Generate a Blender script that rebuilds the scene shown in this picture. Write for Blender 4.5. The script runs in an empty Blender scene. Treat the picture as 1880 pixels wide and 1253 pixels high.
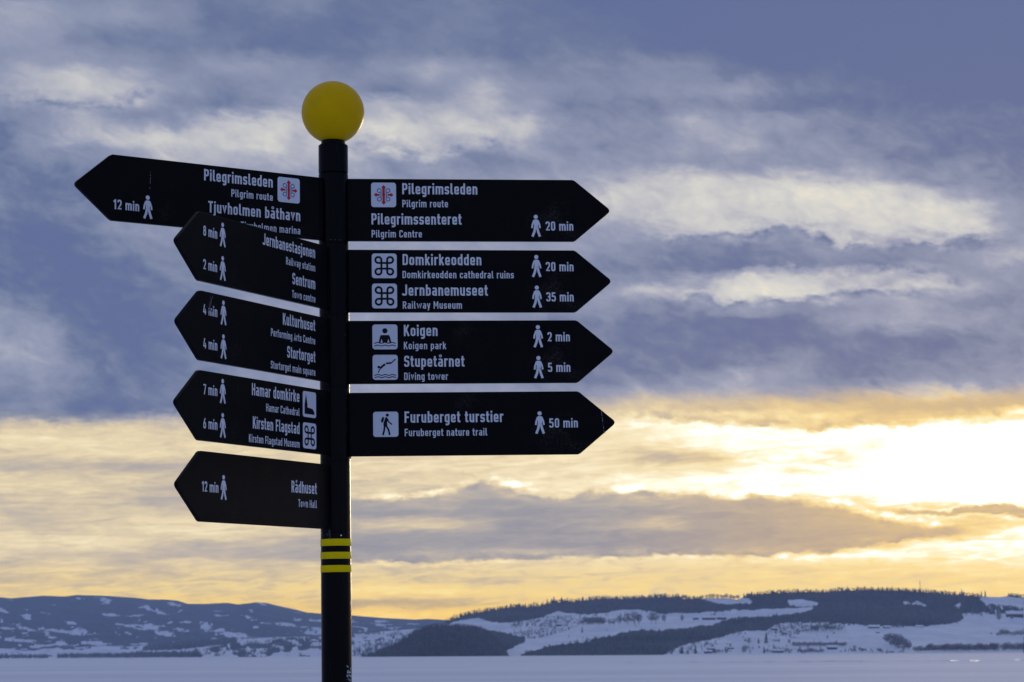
import bpy, math, random
import numpy as np
from mathutils import Matrix, Vector

SC = bpy.context.scene
COL = SC.collection
PI = math.pi
EYE = 2.7                                     # metres above the frozen lake
PITCH, ROLL, FPX = 0.135461, 0.006311, 4222.3

# ------------------------------------------------------------------ camera
cam_d = bpy.data.cameras.new('camera')
cam = bpy.data.objects.new('camera', cam_d); COL.objects.link(cam)
cam_d.sensor_width = 36.0
cam_d.lens = 36.0 * FPX / 1880.0
cam_d.clip_start, cam_d.clip_end = 0.1, 60000
cam.matrix_world = Matrix.Translation((0, 0, EYE)) @ Matrix.Rotation(PI / 2 + PITCH, 4, 'X') @ Matrix.Rotation(-ROLL, 4, 'Z')
cam_d.dof.use_dof = True
cam_d.dof.focus_distance = 6.2
cam_d.dof.aperture_fstop = 16.0
SC.camera = cam
SC.view_settings.view_transform = 'Standard'
SC.view_settings.look = 'None'
SC.view_settings.exposure = 0
SC.view_settings.gamma = 1
SC.view_settings.use_curve_mapping = False
SC.cycles.use_denoising = True
SC.cycles.volume_bounces = 1
SC.cycles.max_bounces = 8

HAZE, AIR = 4.0e-5, (.12, .185, .37)
SUN_AZ, SUN_EL = math.radians(13.0), math.radians(5.0)

# ------------------------------------------------------------------ node helper
class NT:
    def __init__(s, tree): s.t = tree; s.t.nodes.clear()
    def n(s, typ, **kw):
        nd = s.t.nodes.new(typ)
        for k, v in kw.items():
            if k.startswith('i_'):
                key = k[2:]
                key = int(key) if key.isdigit() else key
                s.put(nd.inputs[key], v)
            else: setattr(nd, k, v)
        return nd
    def put(s, inp, v):
        if hasattr(v, 'links') or isinstance(v, bpy.types.NodeSocket): s.t.links.new(v, inp)
        else: inp.default_value = v
    def m(s, op, a, b=0.0, c=0.0, clamp=False):
        nd = s.t.nodes.new('ShaderNodeMath'); nd.operation = op; nd.use_clamp = clamp
        s.put(nd.inputs[0], a); s.put(nd.inputs[1], b); s.put(nd.inputs[2], c)
        return nd.outputs[0]
    def xyz(s, x, y, z):
        nd = s.t.nodes.new('ShaderNodeCombineXYZ')
        for i, v in enumerate((x, y, z)): s.put(nd.inputs[i], v)
        return nd.outputs[0]
    def noise(s, vec, scale=1, detail=4, rough=.5, dist=0.0):
        nd = s.t.nodes.new('ShaderNodeTexNoise'); s.put(nd.inputs['Vector'], vec)
        nd.inputs['Scale'].default_value = scale; nd.inputs['Detail'].default_value = detail
        nd.inputs['Roughness'].default_value = rough; nd.inputs['Distortion'].default_value = dist
        return nd
    def mixf(s, f, a, b):
        nd = s.t.nodes.new('ShaderNodeMix'); nd.data_type = 'FLOAT'
        s.put(nd.inputs[0], f); s.put(nd.inputs[2], a); s.put(nd.inputs[3], b); return nd.outputs[0]
    def mixc(s, f, a, b):
        nd = s.t.nodes.new('ShaderNodeMix'); nd.data_type = 'RGBA'
        s.put(nd.inputs[0], f); s.put(nd.inputs[6], a); s.put(nd.inputs[7], b); return nd.outputs[2]
    def rng(s, v, a, b, c=0.0, d=1.0, smooth=True):
        nd = s.t.nodes.new('ShaderNodeMapRange'); nd.interpolation_type = 'SMOOTHSTEP' if smooth else 'LINEAR'
        for i, q in enumerate((v, a, b, c, d)): s.put(nd.inputs[i], q)
        return nd.outputs[0]
    def ramp(s, f, stops, interp='LINEAR'):
        nd = s.t.nodes.new('ShaderNodeValToRGB'); cr = nd.color_ramp; cr.interpolation = interp
        while len(cr.elements) < len(stops): cr.elements.new(0.5)
        for e, (p, c) in zip(cr.elements, stops): e.position = p
        for e, (p, c) in zip(cr.elements, stops): e.color = (*c[:3], 1)
        s.put(nd.inputs[0], f); return nd.outputs[0]

def lin(c):
    c = c / 255.0
    return c / 12.92 if c <= .04045 else ((c + .055) / 1.055) ** 2.4
def rgb(r, g, b, k=1.0): return (lin(r) * k, lin(g) * k, lin(b) * k)

# ------------------------------------------------------------------ sky
# brightness of the cloud deck, per direction: rows of elevation, columns every 1.1 degrees of azimuth
SKY = [
(0,  [.25,.25,.28,.28,.22,.15,.2,.28,.15,.15,.18,.2,.12,.08,.05,.03,.05,.05,.02,.02,.02,.02,.02,.02,.02]),
(50, [.5,.48,.38,.42,.3,.14,.14,.15,.12,.15,.2,.2,.14,.12,.1,.06,.05,.03,.02,.02,.02,.02,.02,.02,.02]),
(90, [.5,.42,.22,.2,.2,.2,.12,.1,.15,.22,.22,.18,.15,.2,.15,.08,.05,.03,.02,.02,.02,.02,.02,.02,.02]),
(130,[.35,.4,.4,.35,.28,.38,.42,.3,.22,.35,.5,.35,.22,.28,.25,.28,.25,.12,.06,.08,.03,.02,.02,.02,.02]),
(170,[.45,.62,.75,.65,.42,.25,.32,.35,.3,.2,.3,.6,.38,.28,.28,.32,.35,.4,.18,.15,.1,.04,.02,.02,.02]),
(200,[.35,.65,.65,.72,.3,.18,.28,.45,.55,.6,.5,.62,.42,.22,.25,.2,.3,.22,.14,.12,.1,.08,.03,.02,.02]),
(235,[.18,.35,.58,.3,.35,.72,.82,.75,.75,.9,.72,.75,.72,.38,.3,.28,.55,.42,.38,.25,.2,.15,.15,.14,.12]),
(270,[.12,.35,.6,.72,.82,.72,.85,.6,.72,.85,.6,.4,.48,.32,.28,.3,.45,.55,.28,.35,.25,.22,.12,.1,.1]),
(300,[.15,.25,.3,.45,.6,.6,.55,.6,.55,.3,.45,.22,.3,.38,.35,.35,.38,.35,.35,.3,.3,.18,.15,.12,.1]),
(335,[.15,.15,.2,.3,.4,.4,.4,.4,.5,.35,.35,.38,.4,.42,.5,.72,.85,.7,.8,.65,.5,.28,.3,.18,.15]),
(370,[.2,.15,.12,.2,.3,.3,.3,.3,.4,.4,.4,.4,.42,.5,.8,.78,.9,.88,.95,.95,.9,.7,.45,.22,.18]),
(400,[.22,.22,.2,.3,.35,.4,.4,.4,.4,.4,.4,.4,.4,.45,.65,.7,.85,.75,.85,.92,.9,.95,.85,.35,.2]),
(430,[.12,.12,.15,.32,.4,.4,.4,.4,.4,.4,.4,.4,.4,.4,.4,.5,.72,.78,.3,.72,.85,.82,.85,.4,.25]),
(460,[.1,.1,.1,.25,.35,.4,.4,.4,.4,.4,.4,.4,.4,.4,.35,.28,.2,.18,.22,.35,.3,.3,.4,.42,.5]),
(490,[.1,.08,.08,.12,.25,.35,.4,.4,.4,.4,.4,.4,.35,.3,.2,.15,.15,.15,.2,.2,.22,.25,.35,.62,.5]),
(515,[.12,.08,.06,.1,.22,.3,.35,.4,.4,.4,.4,.4,.3,.3,.25,.3,.55,.82,.78,.6,.7,.5,.35,.35,.3]),
(540,[.15,.08,.06,.08,.18,.25,.3,.35,.4,.4,.4,.4,.4,.4,.5,.68,.5,.92,.98,.75,.45,.8,.5,.32,.3]),
(570,[.3,.18,.08,.05,.12,.25,.4,.4,.4,.4,.4,.4,.3,.3,.3,.25,.2,.42,.3,.25,.4,.42,.25,.2,.2]),
(595,[.42,.28,.1,.05,.12,.3,.4,.4,.4,.4,.3,.3,.25,.2,.15,.15,.12,.1,.1,.28,.45,.52,.4,.3,.2]),
(630,[.48,.4,.15,.05,.08,.25,.35,.4,.4,.4,.3,.3,.25,.2,.15,.12,.12,.1,.1,.15,.15,.1,.15,.3,.3]),
(665,[.55,.48,.2,.1,.15,.25,.3,.35,.4,.4,.3,.3,.25,.2,.15,.15,.12,.15,.25,.15,.12,.15,.2,.25,.3]),
(700,[.35,.35,.25,.12,.15,.22,.3,.35,.4,.4,.35,.3,.25,.2,.2,.25,.3,.55,.4,.2,.18,.3,.3,.35,.38]),
(730,[.3,.28,.22,.15,.2,.25,.3,.35,.4,.4,.35,.35,.3,.3,.4,.5,.5,.5,.42,.35,.5,.62,.6,.45,.45]),
(755,[.2,.3,.12,.12,.15,.2,.25,.35,.4,.4,.35,.35,.35,.4,.5,.55,.5,.45,.5,.45,.4,.35,.35,.35,.4]),
(775,[.25,.18,.15,.2,.3,.4,.4,.4,.4,.4,.4,.5,.6,.65,.8,.9,.95,.9,.8,.7,.55,.5,.55,.8,1.2]),
(800,[.6,.68,.65,.62,.6,.6,.6,.6,.6,.6,.6,.65,.7,.7,.8,.95,1.05,1.05,1.0,1.1,1.25,1.3,1.35,1.4,1.4]),
(820,[.75,.72,.72,.68,.65,.7,.7,.7,.7,.7,.7,.7,.7,.75,.8,.85,1.0,1.0,1.05,1.05,.95,1.3,1.4,1.45,1.45]),
(842,[.62,.6,.68,.72,.7,.65,.65,.65,.65,.68,.75,.78,.8,.82,.72,.4,.5,.95,1.0,.95,1.1,1.25,1.35,1.4,1.4]),
(865,[.5,.42,.5,.4,.36,.4,.45,.5,.75,.72,.75,.72,.75,.78,.82,.82,.88,.95,.98,1.0,1.1,1.2,1.3,1.35,1.35]),
(885,[.65,.6,.55,.62,.55,.5,.55,.6,.6,.6,.68,.65,.8,.82,.95,1.0,1.05,1.1,1.15,1.15,1.15,1.2,1.25,1.2,1.1]),
(905,[.68,.62,.7,.55,.4,.4,.5,.55,.6,.65,.5,.35,.8,.95,.85,1.0,.95,1.0,1.05,1.1,1.15,1.15,1.15,1.1,1.1]),
(925,[.5,.6,.55,.5,.36,.35,.45,.3,.25,.3,.4,.25,.25,.3,.3,.32,.3,.28,.4,.75,1.05,1.1,1.15,1.1,1.1]),
(945,[.45,.5,.52,.55,.5,.5,.5,.3,.18,.15,.2,.15,.15,.15,.18,.18,.2,.2,.22,.3,.75,.4,.35,.32,.3]),
(965,[.55,.5,.58,.62,.68,.72,.65,.55,.45,.55,.6,.35,.15,.15,.3,.5,.2,.18,.2,.25,.4,.8,.7,.75,.9]),
(985,[.65,.6,.62,.65,.7,.75,.6,.5,.25,.2,.2,.2,.15,.15,.15,.15,.15,.15,.18,.2,.25,.4,.7,1.05,1.1]),
(1005,[.7,.72,.75,.68,.55,.42,.4,.35,.18,.12,.2,.16,.12,.12,.12,.15,.15,.18,.18,.22,.6,1.0,1.0,1.05,1.1]),
(1025,[.62,.55,.5,.45,.42,.45,.38,.3,.2,.22,.35,.5,.6,.68,.75,.8,.75,.85,.9,.95,1.0,.9,.95,.95,1.0]),
(1045,[.45,.55,.7,.5,.55,.62,.55,.6,.62,.58,.58,.62,.65,.65,.72,.7,.7,.72,.72,.75,.78,.8,.85,.9,.95]),
(1070,[.55,.55,.58,.58,.6,.6,.6,.6,.62,.62,.62,.62,.64,.65,.66,.68,.68,.7,.72,.72,.74,.74,.76,.78,.8]),
(1087,[.6,.6,.62,.62,.64,.64,.64,.72,.9,.92,.9,.82,.8,.72,.7,.72,.72,.74,.74,.76,.76,.78,.78,.8,.8]),
(1107,[.65,.65,.66,.66,.68,.7,.7,.6,.42,.4,.45,.6,.7,.72,.72,.72,.75,.75,.75,.77,.77,.78,.78,.8,.8]),
(1132,[.7,.7,.7,.7,.72,.75,.78,.8,.85,.9,.85,.8,.8,.8,.8,.8,.8,.8,.8,.8,.8,.8,.8,.8,.8]),
]
# crisp cloud edges: (points u, v), light side, light value, dark value, softness, reach, bright rim
EDGES = [
 ([(640, 918), (720, 920), (780, 918), (830, 905), (865, 891), (882, 883), (900, 889), (930, 897), (965, 908), (1010, 918), (1040, 912), (1080, 900), (1110, 903), (1140, 910), (1180, 904), (1230, 910), (1275, 911), (1300, 919), (1340, 921), (1370, 911), (1400, 919), (1440, 922), (1480, 926), (1520, 935), (1560, 946), (1600, 958), (1650, 968), (1700, 976), (1740, 983)], 'above', .80, .36, 8, 20, .55),
 ([(640, 1036), (720, 1036), (880, 1031), (960, 1029), (1040, 1026), (1200, 1023), (1300, 1025), (1400, 1025), (1500, 1019), (1560, 1011), (1600, 1002), (1650, 996), (1700, 990), (1740, 984)], 'below', .66, .18, 5, 15, .2),
 ([(1600, 943), (1640, 940), (1700, 945), (1760, 938), (1800, 934), (1850, 938), (1920, 942)], 'above', 1.05, .34, 5, 9, .1),
 ([(1600, 945), (1640, 951), (1700, 955), (1760, 951), (1800, 953), (1850, 960), (1920, 966)], 'below', 1.0, .34, 4, 9, 0),
 ([(0, 787), (100, 786), (200, 781), (300, 777), (380, 768), (460, 764)], 'below', .60, .20, 17, 26, .0),
 ([(1120, 768), (1240, 779), (1300, 781), (1440, 786), (1480, 794), (1560, 790), (1640, 793), (1700, 783), (1760, 774), (1800, 770), (1850, 762), (1920, 764)], 'below', .95, .55, 9, 22, .1),
 ([(1180, 430), (1240, 436), (1330, 433), (1400, 428), (1430, 421), (1460, 425), (1500, 440), (1540, 457), (1600, 455), (1660, 449), (1730, 461), (1790, 455), (1830, 452)], 'above', .80, .24, 13, 22, .12),
 ([(1300, 505), (1400, 503), (1480, 504), (1560, 507), (1640, 510), (1700, 520), (1760, 535)], 'below', .62, .24, 10, 14, 0),
 ([(1225, 548), (1250, 550), (1300, 545), (1330, 562), (1370, 561), (1400, 557), (1450, 563), (1490, 555), (1550, 546), (1600, 540), (1660, 540), (1720, 545)], 'above', .80, .26, 11, 15, .1),
 ([(0, 205), (120, 205), (180, 205), (225, 204), (260, 190), (300, 180)], 'above', .66, .36, 22, 20, .0),
 ([(640, 262), (700, 262), (760, 280), (800, 296), (840, 275), (900, 260), (980, 258)], 'above', .74, .38, 18, 20, .0),
]
def edges(N, m, u, v, tex, fine):
    """tex, fine: noise in 0..1 that breaks up the brightness and the softness of the edges"""
    for pts, side, hi, lo, soft, reach, rim in EDGES:
        x0, x1 = pts[0][0] - 40, pts[-1][0] + 40
        e = N.ramp(N.m('DIVIDE', u, 1960.0), [(min(p / 1960., 1), (q / 1300., q / 1300., q / 1300.)) for p, q in pts], 'EASE')
        e = N.m('MULTIPLY', e, 1300.0)
        d = N.m('SUBTRACT', v, e)
        if side == 'below': d = N.m('MULTIPLY', d, -1.0)      # negative on the light side
        win = N.m('MULTIPLY', N.rng(u, x0, x0 + 110), N.rng(u, x1, x1 - 110) if x1 < 1880 else 1.0)
        wr = N.m('MULTIPLY', win, N.rng(N.m('ABSOLUTE', d), reach * 1.25, reach * .2, 0.0, 1.0))
        hv = N.m('ADD', hi, N.m('MULTIPLY', N.m('SUBTRACT', tex, .5), 1.1)); lv = N.m('ADD', lo, N.m('MULTIPLY', N.m('SUBTRACT', tex, .5), .8))
        lightv = N.m('MAXIMUM', m, hv); darkv = N.m('MINIMUM', m, lv)
        sf = N.m('MULTIPLY', N.rng(tex, .35, .65, .45, 2.2), soft)
        t = N.mixf(N.rng(d, N.m('MULTIPLY', sf, -.7), N.m('MULTIPLY', sf, .7)), lightv, darkv)
        if rim:
            g = N.m('MULTIPLY', N.rng(N.m('ABSOLUTE', N.m('ADD', d, soft * .9)), soft * 2.2, 0.0), N.rng(fine, .44, .62, 0.0, rim))
            t = N.m('ADD', t, g)
        m = N.mixf(wr, m, t)
    return m
def build_world():
    w = bpy.data.worlds.new('World'); SC.world = w; w.use_nodes = True
    N = NT(w.node_tree)
    tc = N.n('ShaderNodeTexCoord').outputs['Generated']
    sp = N.n('ShaderNodeSeparateXYZ', i_0=tc)
    X, Y, Z = sp.outputs
    az = N.m('ARCTAN2', X, Y)
    el = N.m('ARCSINE', Z)
    u0 = N.m('MULTIPLY_ADD', az, 4150.0, 940.0)
    v0 = N.m('MULTIPLY_ADD', el, -4243.0, 626.5 + 4243.0 * PITCH + 1.5)
    v0 = N.m('MULTIPLY_ADD', N.m('SUBTRACT', u0, 940.0), -ROLL, v0)
    # ragged cloud edges: displace the look-up with stretched noise
    pv = N.xyz(N.m('MULTIPLY', u0, 1 / 95.), N.m('MULTIPLY_ADD', u0, -1 / 260., N.m('MULTIPLY', v0, 1 / 48.)), 0.0)
    w1 = N.noise(pv, 1.0, 8, .62, .35); s1 = N.n('ShaderNodeSeparateColor', i_0=w1.outputs['Color'])
    pl = N.xyz(N.m('MULTIPLY_ADD', v0, 1 / 60., N.m('MULTIPLY', u0, 1 / 70.)), N.m('MULTIPLY', v0, 1 / 17.), 3.3)
    w2 = N.noise(pl, 1.0, 7, .62, .6); s2 = N.n('ShaderNodeSeparateColor', i_0=w2.outputs['Color'])
    low = N.rng(v0, 700, 860)                  # flatter, finer streaks near the horizon
    amp_u = N.mixf(low, 95.0, 90.0); amp_v = N.mixf(low, 62.0, 8.0)
    du = N.m('MULTIPLY', N.m('SUBTRACT', N.mixf(low, s1.outputs[0], s2.outputs[0]), .5), amp_u)
    dv = N.m('MULTIPLY', N.m('SUBTRACT', N.mixf(low, s1.outputs[1], s1.outputs[1]), .5), amp_v)
    dv = N.m('ADD', dv, N.m('MULTIPLY', N.m('SUBTRACT', s2.outputs[1], .5), N.mixf(low, 6.0, 22.0)))
    u = N.m('ADD', u0, du); v = N.m('ADD', v0, dv)
    fu = N.m('DIVIDE', u, 1920.0)
    rows = []
    for k in range(0, len(SKY), 3):
        grp = [SKY[min(k + j, len(SKY) - 1)][1] for j in range(3)]
        stops = [(i / 24.0, tuple(grp[j][i] / 1.5 for j in range(3))) for i in range(25)]
        o = N.ramp(fu, stops, 'B_SPLINE' if False else 'EASE')
        s = N.n('ShaderNodeSeparateColor', i_0=o)
        for j in range(3):
            if k + j < len(SKY): rows.append((SKY[k + j][0], s.outputs[j]))
    m = rows[0][1]
    for (ya, _), (yb, o) in zip(rows[:-1], rows[1:]):
        m = N.mixf(N.rng(v, ya, yb), m, o)
    m = N.m('MULTIPLY', m, 1.5)
    fx = N.noise(N.xyz(N.m('MULTIPLY', u0, 1 / 34.), N.m('MULTIPLY', v0, 1 / 22.), 5.1), 1.0, 7, .6, .3)
    f3 = N.n('ShaderNodeSeparateColor', i_0=fx.outputs['Color'])
    big = N.noise(N.xyz(N.m('MULTIPLY', u0, 1 / 120.), N.m('MULTIPLY', v0, 1 / 60.), 9.1), 1.0, 6, .6, .4).outputs[0]
    ev = N.m('ADD', N.m('MULTIPLY', N.m('SUBTRACT', big, .5), N.mixf(low, 60.0, 24.0)), N.m('MULTIPLY', N.m('SUBTRACT', f3.outputs[0], .5), N.mixf(low, 36.0, 20.0)))
    m = N.m('ADD', m, N.m('MULTIPLY', N.m('SUBTRACT', m, .38), N.mixf(low, .22, .12)))
    m = edges(N, m, u0, N.m('ADD', v0, ev), f3.outputs[1], big)
    # sky beyond the picture: the same broken deck, thinner and bluer to the east behind the camera
    q = N.n('ShaderNodeVectorMath', operation='MULTIPLY', i_0=tc, i_1=(2.2, 2.2, 5.5)).outputs[0]
    gen = N.noise(q, 1.3, 6, .55, .8).outputs[0]
    gen = N.rng(gen, .32, .72, .1, .8)
    inside = N.m('MULTIPLY', N.m('MULTIPLY', N.rng(u0, -420, -40), N.rng(u0, 2300, 1900)), N.rng(v0, -420, -20))
    # low band keeps its own glow all round the western horizon
    m = N.mixf(inside, gen, m)
    # fine texture
    det = N.noise(N.xyz(N.m('MULTIPLY', u0, 1 / 62.), N.m('MULTIPLY_ADD', u0, -1 / 150., N.m('MULTIPLY', v0, 1 / 34.)), 7.7), 1.0, 8, .6, .5).outputs[0]
    det2 = N.noise(N.xyz(N.m('MULTIPLY_ADD', v0, 1 / 50., N.m('MULTIPLY', u0, 1 / 75.)), N.m('MULTIPLY', v0, 1 / 13.), 1.7), 1.0, 7, .6, .8).outputs[0]
    dd = N.mixf(low, N.m('MULTIPLY', N.m('SUBTRACT', det, .5), .50), N.m('MULTIPLY', N.m('SUBTRACT', det2, .5), .60))
    dd = N.m('ADD', dd, N.m('MULTIPLY', N.m('SUBTRACT', f3.outputs[2], .5), N.mixf(low, .22, .16)))
    dd = N.m('MULTIPLY', dd, N.mixf(N.rng(m, .35, .8), 1.0, 1.45))
    dd = N.m('MULTIPLY', dd, N.mixf(N.rng(v0, 60, 330), .45, 1.0))
    m = N.m('ADD', m, dd)
    m = N.m('MAXIMUM', m, 0.0)
    f = N.m('DIVIDE', m, 1.5)
    P = lambda *a: [(x / 1.5, c) for x, c in a]
    cool = N.ramp(f, P((0, rgb(95, 111, 155)), (.10, rgb(105, 120, 157)), (.22, rgb(124, 136, 167)), (.45, rgb(148, 156, 182)), (.65, rgb(175, 178, 193)), (.85, rgb(198, 199, 203)), (1.05, rgb(216, 215, 210)), (1.4, rgb(250, 240, 215))))
    warml = N.ramp(f, P((0, rgb(144, 146, 160)), (.2, rgb(162, 161, 165)), (.4, rgb(189, 179, 169)), (.55, rgb(210, 195, 170)), (.75, rgb(235, 217, 179)), (.95, rgb(251, 236, 198)), (1.15, rgb(255, 250, 226, 1.1)), (1.5, rgb(255, 250, 235, 1.6))))
    warmr = N.ramp(f, P((0, rgb(182, 162, 142)), (.2, rgb(199, 176, 146)), (.4, rgb(214, 187, 142)), (.6, rgb(240, 208, 145)), (.8, rgb(254, 228, 160)), (.97, rgb(255, 244, 205)), (1.15, rgb(255, 255, 245, 1.3)), (1.5, rgb(255, 250, 232, 3.0))))
    horl = N.ramp(f, P((0, rgb(140, 135, 145)), (.4, rgb(192, 175, 154)), (.55, rgb(212, 192, 156)), (.7, rgb(238, 212, 153)), (.85, rgb(250, 218, 142)), (1.1, rgb(255, 236, 170)), (1.5, rgb(255, 250, 220))))
    horl = N.mixc(N.rng(v, 1078, 1128), horl, N.n('ShaderNodeVectorMath', operation='MULTIPLY', i_0=horl, i_1=(1.04, .93, .70)).outputs[0])
    tr = N.rng(u, 1000, 1650)
    yb = N.m('SUBTRACT', 782.0, N.rng(u, 500, 1350, 0.0, 46.0))
    warm = N.mixc(tr, warml, warmr)
    warm = N.mixc(N.rng(v, 1015, 1075, 0, .92), warm, horl)
    col = N.mixc(N.rng(N.m('SUBTRACT', v, yb), -26.0, 16.0), cool, warm)
    # away from the sunset the low sky is grey-blue, not gold
    western = N.rng(N.m('ABSOLUTE', N.m('SUBTRACT', az, 0.2)), .55, 1.5, 1.0, 0.0)
    east = N.mixc(f, (*rgb(98, 118, 168), 1), (*rgb(180, 188, 206), 1))
    col = N.mixc(western, east, col)
    # the eastern half is lit by the afterglow of the day: clearer and brighter
    back = N.rng(N.m('MULTIPLY', Y, -1.0), -.35, .6)
    lift = N.m('MULTIPLY_ADD', back, 0.30, 0.97)
    col = N.n('ShaderNodeVectorMath', operation='SCALE', i_0=col, i_Scale=lift).outputs[0]
    # this sky lies behind the haze: lay it out so that it shows these colours through the air
    path = N.m('MINIMUM', N.m('DIVIDE', 428.0, N.m('MAXIMUM', Z, .01)), 19500.0)
    T = N.m('EXPONENT', N.m('MULTIPLY', path, -HAZE))
    air = N.n('ShaderNodeVectorMath', operation='SCALE', i_0=AIR, i_Scale=N.m('SUBTRACT', 1.0, T)).outputs[0]
    col = N.n('ShaderNodeVectorMath', operation='SUBTRACT', i_0=col, i_1=air).outputs[0]
    col = N.n('ShaderNodeVectorMath', operation='SCALE', i_0=col, i_Scale=N.m('DIVIDE', 1.0, T)).outputs[0]
    col = N.n('ShaderNodeVectorMath', operation='MAXIMUM', i_0=col, i_1=(.01, .01, .01)).outputs[0]
    # snow country below the horizon
    col = N.mixc(N.rng(Z, -.02, -.004), (*rgb(122, 132, 170), 1), col)
    nish = N.n('ShaderNodeTexSky', sky_type='NISHITA', sun_disc=False, sun_elevation=SUN_EL, sun_rotation=SUN_AZ, air_density=1.0, dust_density=2.0).outputs[0]
    col10 = N.n('ShaderNodeVectorMath', operation='SCALE', i_0=col, i_Scale=20.0).outputs[0]
    tot = N.mixc(.97, nish, col10)
    bg = N.n('ShaderNodeBackground', i_Color=tot, i_Strength=0.05)
    out = N.n('ShaderNodeOutputWorld', i_Surface=bg.outputs[0])
    w.cycles.sampling_method = 'MANUAL'; w.cycles.sample_map_resolution = 1024
build_world()

sun_d = bpy.data.lights.new('sun', 'SUN')
sun = bpy.data.objects.new('sun', sun_d); COL.objects.link(sun)
sun_d.energy = 0.5; sun_d.angle = math.radians(10); sun_d.color = (1.0, .78, .5)
sd = Vector((math.sin(SUN_AZ) * math.cos(SUN_EL), math.cos(SUN_AZ) * math.cos(SUN_EL), math.sin(SUN_EL)))
sun.rotation_euler = sd.to_track_quat('Z', 'Y').to_euler()

# ------------------------------------------------------------------ materials
def pmat(name, col, rough=.6, spec=.5, **kw):
    m = bpy.data.materials.new(name); m.use_nodes = True; N = NT(m.node_tree)
    b = N.n('ShaderNodeBsdfPrincipled'); b.inputs['Roughness'].default_value = rough
    b.inputs['Specular IOR Level'].default_value = spec
    N.put(b.inputs['Base Color'], (*col, 1) if isinstance(col, tuple) else col)
    for k, v in kw.items(): b.inputs[k.replace('_', ' ')].default_value = v
    N.n('ShaderNodeOutputMaterial', i_Surface=b.outputs[0])
    return m, N, b

def black_board_material():
    m, N, b = pmat('black_board_paint', (.004, .0042, .005), .42, .07)
    pos = N.n('ShaderNodeTexCoord').outputs['Object']
    n1 = N.noise(pos, 9, 5, .6, .4).outputs[0]; n2 = N.noise(pos, 160, 3, .6).outputs[0]
    n3 = N.noise(pos, 2.3, 3, .5).outputs[0]
    f = N.m('MULTIPLY', N.rng(n1, .5, .75), N.m('MULTIPLY', N.rng(n2, .35, .75), N.rng(n3, .45, .7)))
    N.put(b.inputs['Base Color'], N.mixc(f, (.0024, .0026, .0034, 1), (.045, .039, .034, 1)))
    N.put(b.inputs['Roughness'], N.mixf(n1, .3, .55))
    return m
def pole_material():
    m, N, b = pmat('black_pole_gloss', (.003, .004, .006), .15, .085)
    pos = N.n('ShaderNodeTexCoord').outputs['Object']
    n1 = N.noise(N.n('ShaderNodeVectorMath', operation='MULTIPLY', i_0=pos, i_1=(30, 30, 4)).outputs[0], 1, 5, .6).outputs[0]
    N.put(b.inputs['Base Color'], N.mixc(N.rng(n1, .55, .8), (.0008, .0012, .002, 1), (.006, .006, .008, 1)))
    N.put(b.inputs['Roughness'], N.mixf(n1, .07, .26))
    return m
def yellow_material(name, c=(.70, .425, .0), rough=.3):
    m, N, b = pmat(name, c, rough, .07)
    pos = N.n('ShaderNodeTexCoord').outputs['Object']
    n1 = N.noise(pos, 14, 5, .6).outputs[0]
    N.put(b.inputs['Base Color'], N.mixc(N.rng(n1, .3, .75), (*c, 1), (c[0] * .9, c[1] * .88, c[2], 1)))
    N.put(b.inputs['Roughness'], N.mixf(n1, rough - .06, rough + .12))
    return m
M_BOARD = black_board_material()
M_POLE = pole_material()
M_YEL = yellow_material('yellow_ball_paint'); M_BAND = yellow_material('yellow_reflective_tape', (.80, .60, .0), .4)
M_WHITE = pmat('white_lettering_film', (.66, .68, .74), .45, .3)[0]
M_PLATE = pmat('white_pictogram_film', (.62, .65, .72), .45, .3)[0]
M_SYM = pmat('black_symbol_film', (.004, .005, .008), .5, .15)[0]
M_RED = pmat('red_symbol_film', (.50, .012, .03), .45, .3)[0]
M_TEAL = pmat('grey_blue_symbol_film', (.10, .19, .28), .45, .3)[0]
M_SCR = pmat('grey_scratch', (.20, .21, .24), .8, .1)[0]
M_FROST = pmat('white_frost', (.75, .78, .85), .8, .2)[0]

def snow_material():
    m, N, b = pmat('snow', (.8, .82, .86), .8, .1)
    pos = N.n('ShaderNodeNewGeometry').outputs['Position']
    sc = N.n('ShaderNodeVectorMath', operation='MULTIPLY', i_0=pos, i_1=(1 / 260., 1 / 60., 0)).outputs[0]
    n1 = N.noise(sc, 1, 6, .6, .5).outputs[0]
    n2 = N.noise(N.n('ShaderNodeVectorMath', operation='MULTIPLY', i_0=pos, i_1=(1 / 9., 1 / 2.5, 0)).outputs[0], 1, 5, .6).outputs[0]
    c = N.mixc(N.rng(n1, .35, .7), (.70, .73, .78, 1), (.84, .85, .88, 1))
    c = N.mixc(N.rng(n2, .62, .8, 0, .35), c, (.62, .66, .74, 1))
    N.put(b.inputs['Base Color'], c)
    return m
M_SNOW = snow_material()
def slope_material():
    # forest floor against snow field follows the 'forest' attribute of the terrain itself
    m, N, b = pmat('snow_and_forest_slope', (.8, .8, .8), .9, .05)
    at = N.n('ShaderNodeAttribute', attribute_name='forest').outputs['Fac']
    pos = N.n('ShaderNodeNewGeometry').outputs['Position']
    n1 = N.noise(N.n('ShaderNodeVectorMath', operation='MULTIPLY', i_0=pos, i_1=(1, .35, 3.0)).outputs[0], 1 / 70., 7, .7).outputs[0]
    n2 = N.noise(pos, 1 / 22., 4, .6).outputs[0]
    f = N.rng(N.m('ADD', at, N.m('MULTIPLY', N.m('SUBTRACT', n1, .5), 1.3)), .42, .58)
    snow = N.mixc(N.rng(n1, .35, .65), (.66, .69, .76, 1), (.82, .83, .87, 1))
    wood = N.mixc(N.rng(n2, .3, .7), (.045, .048, .052, 1), (.09, .09, .094, 1))
    N.put(b.inputs['Base Color'], N.mixc(f, snow, wood))
    return m
M_SLOPE = slope_material()
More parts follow.
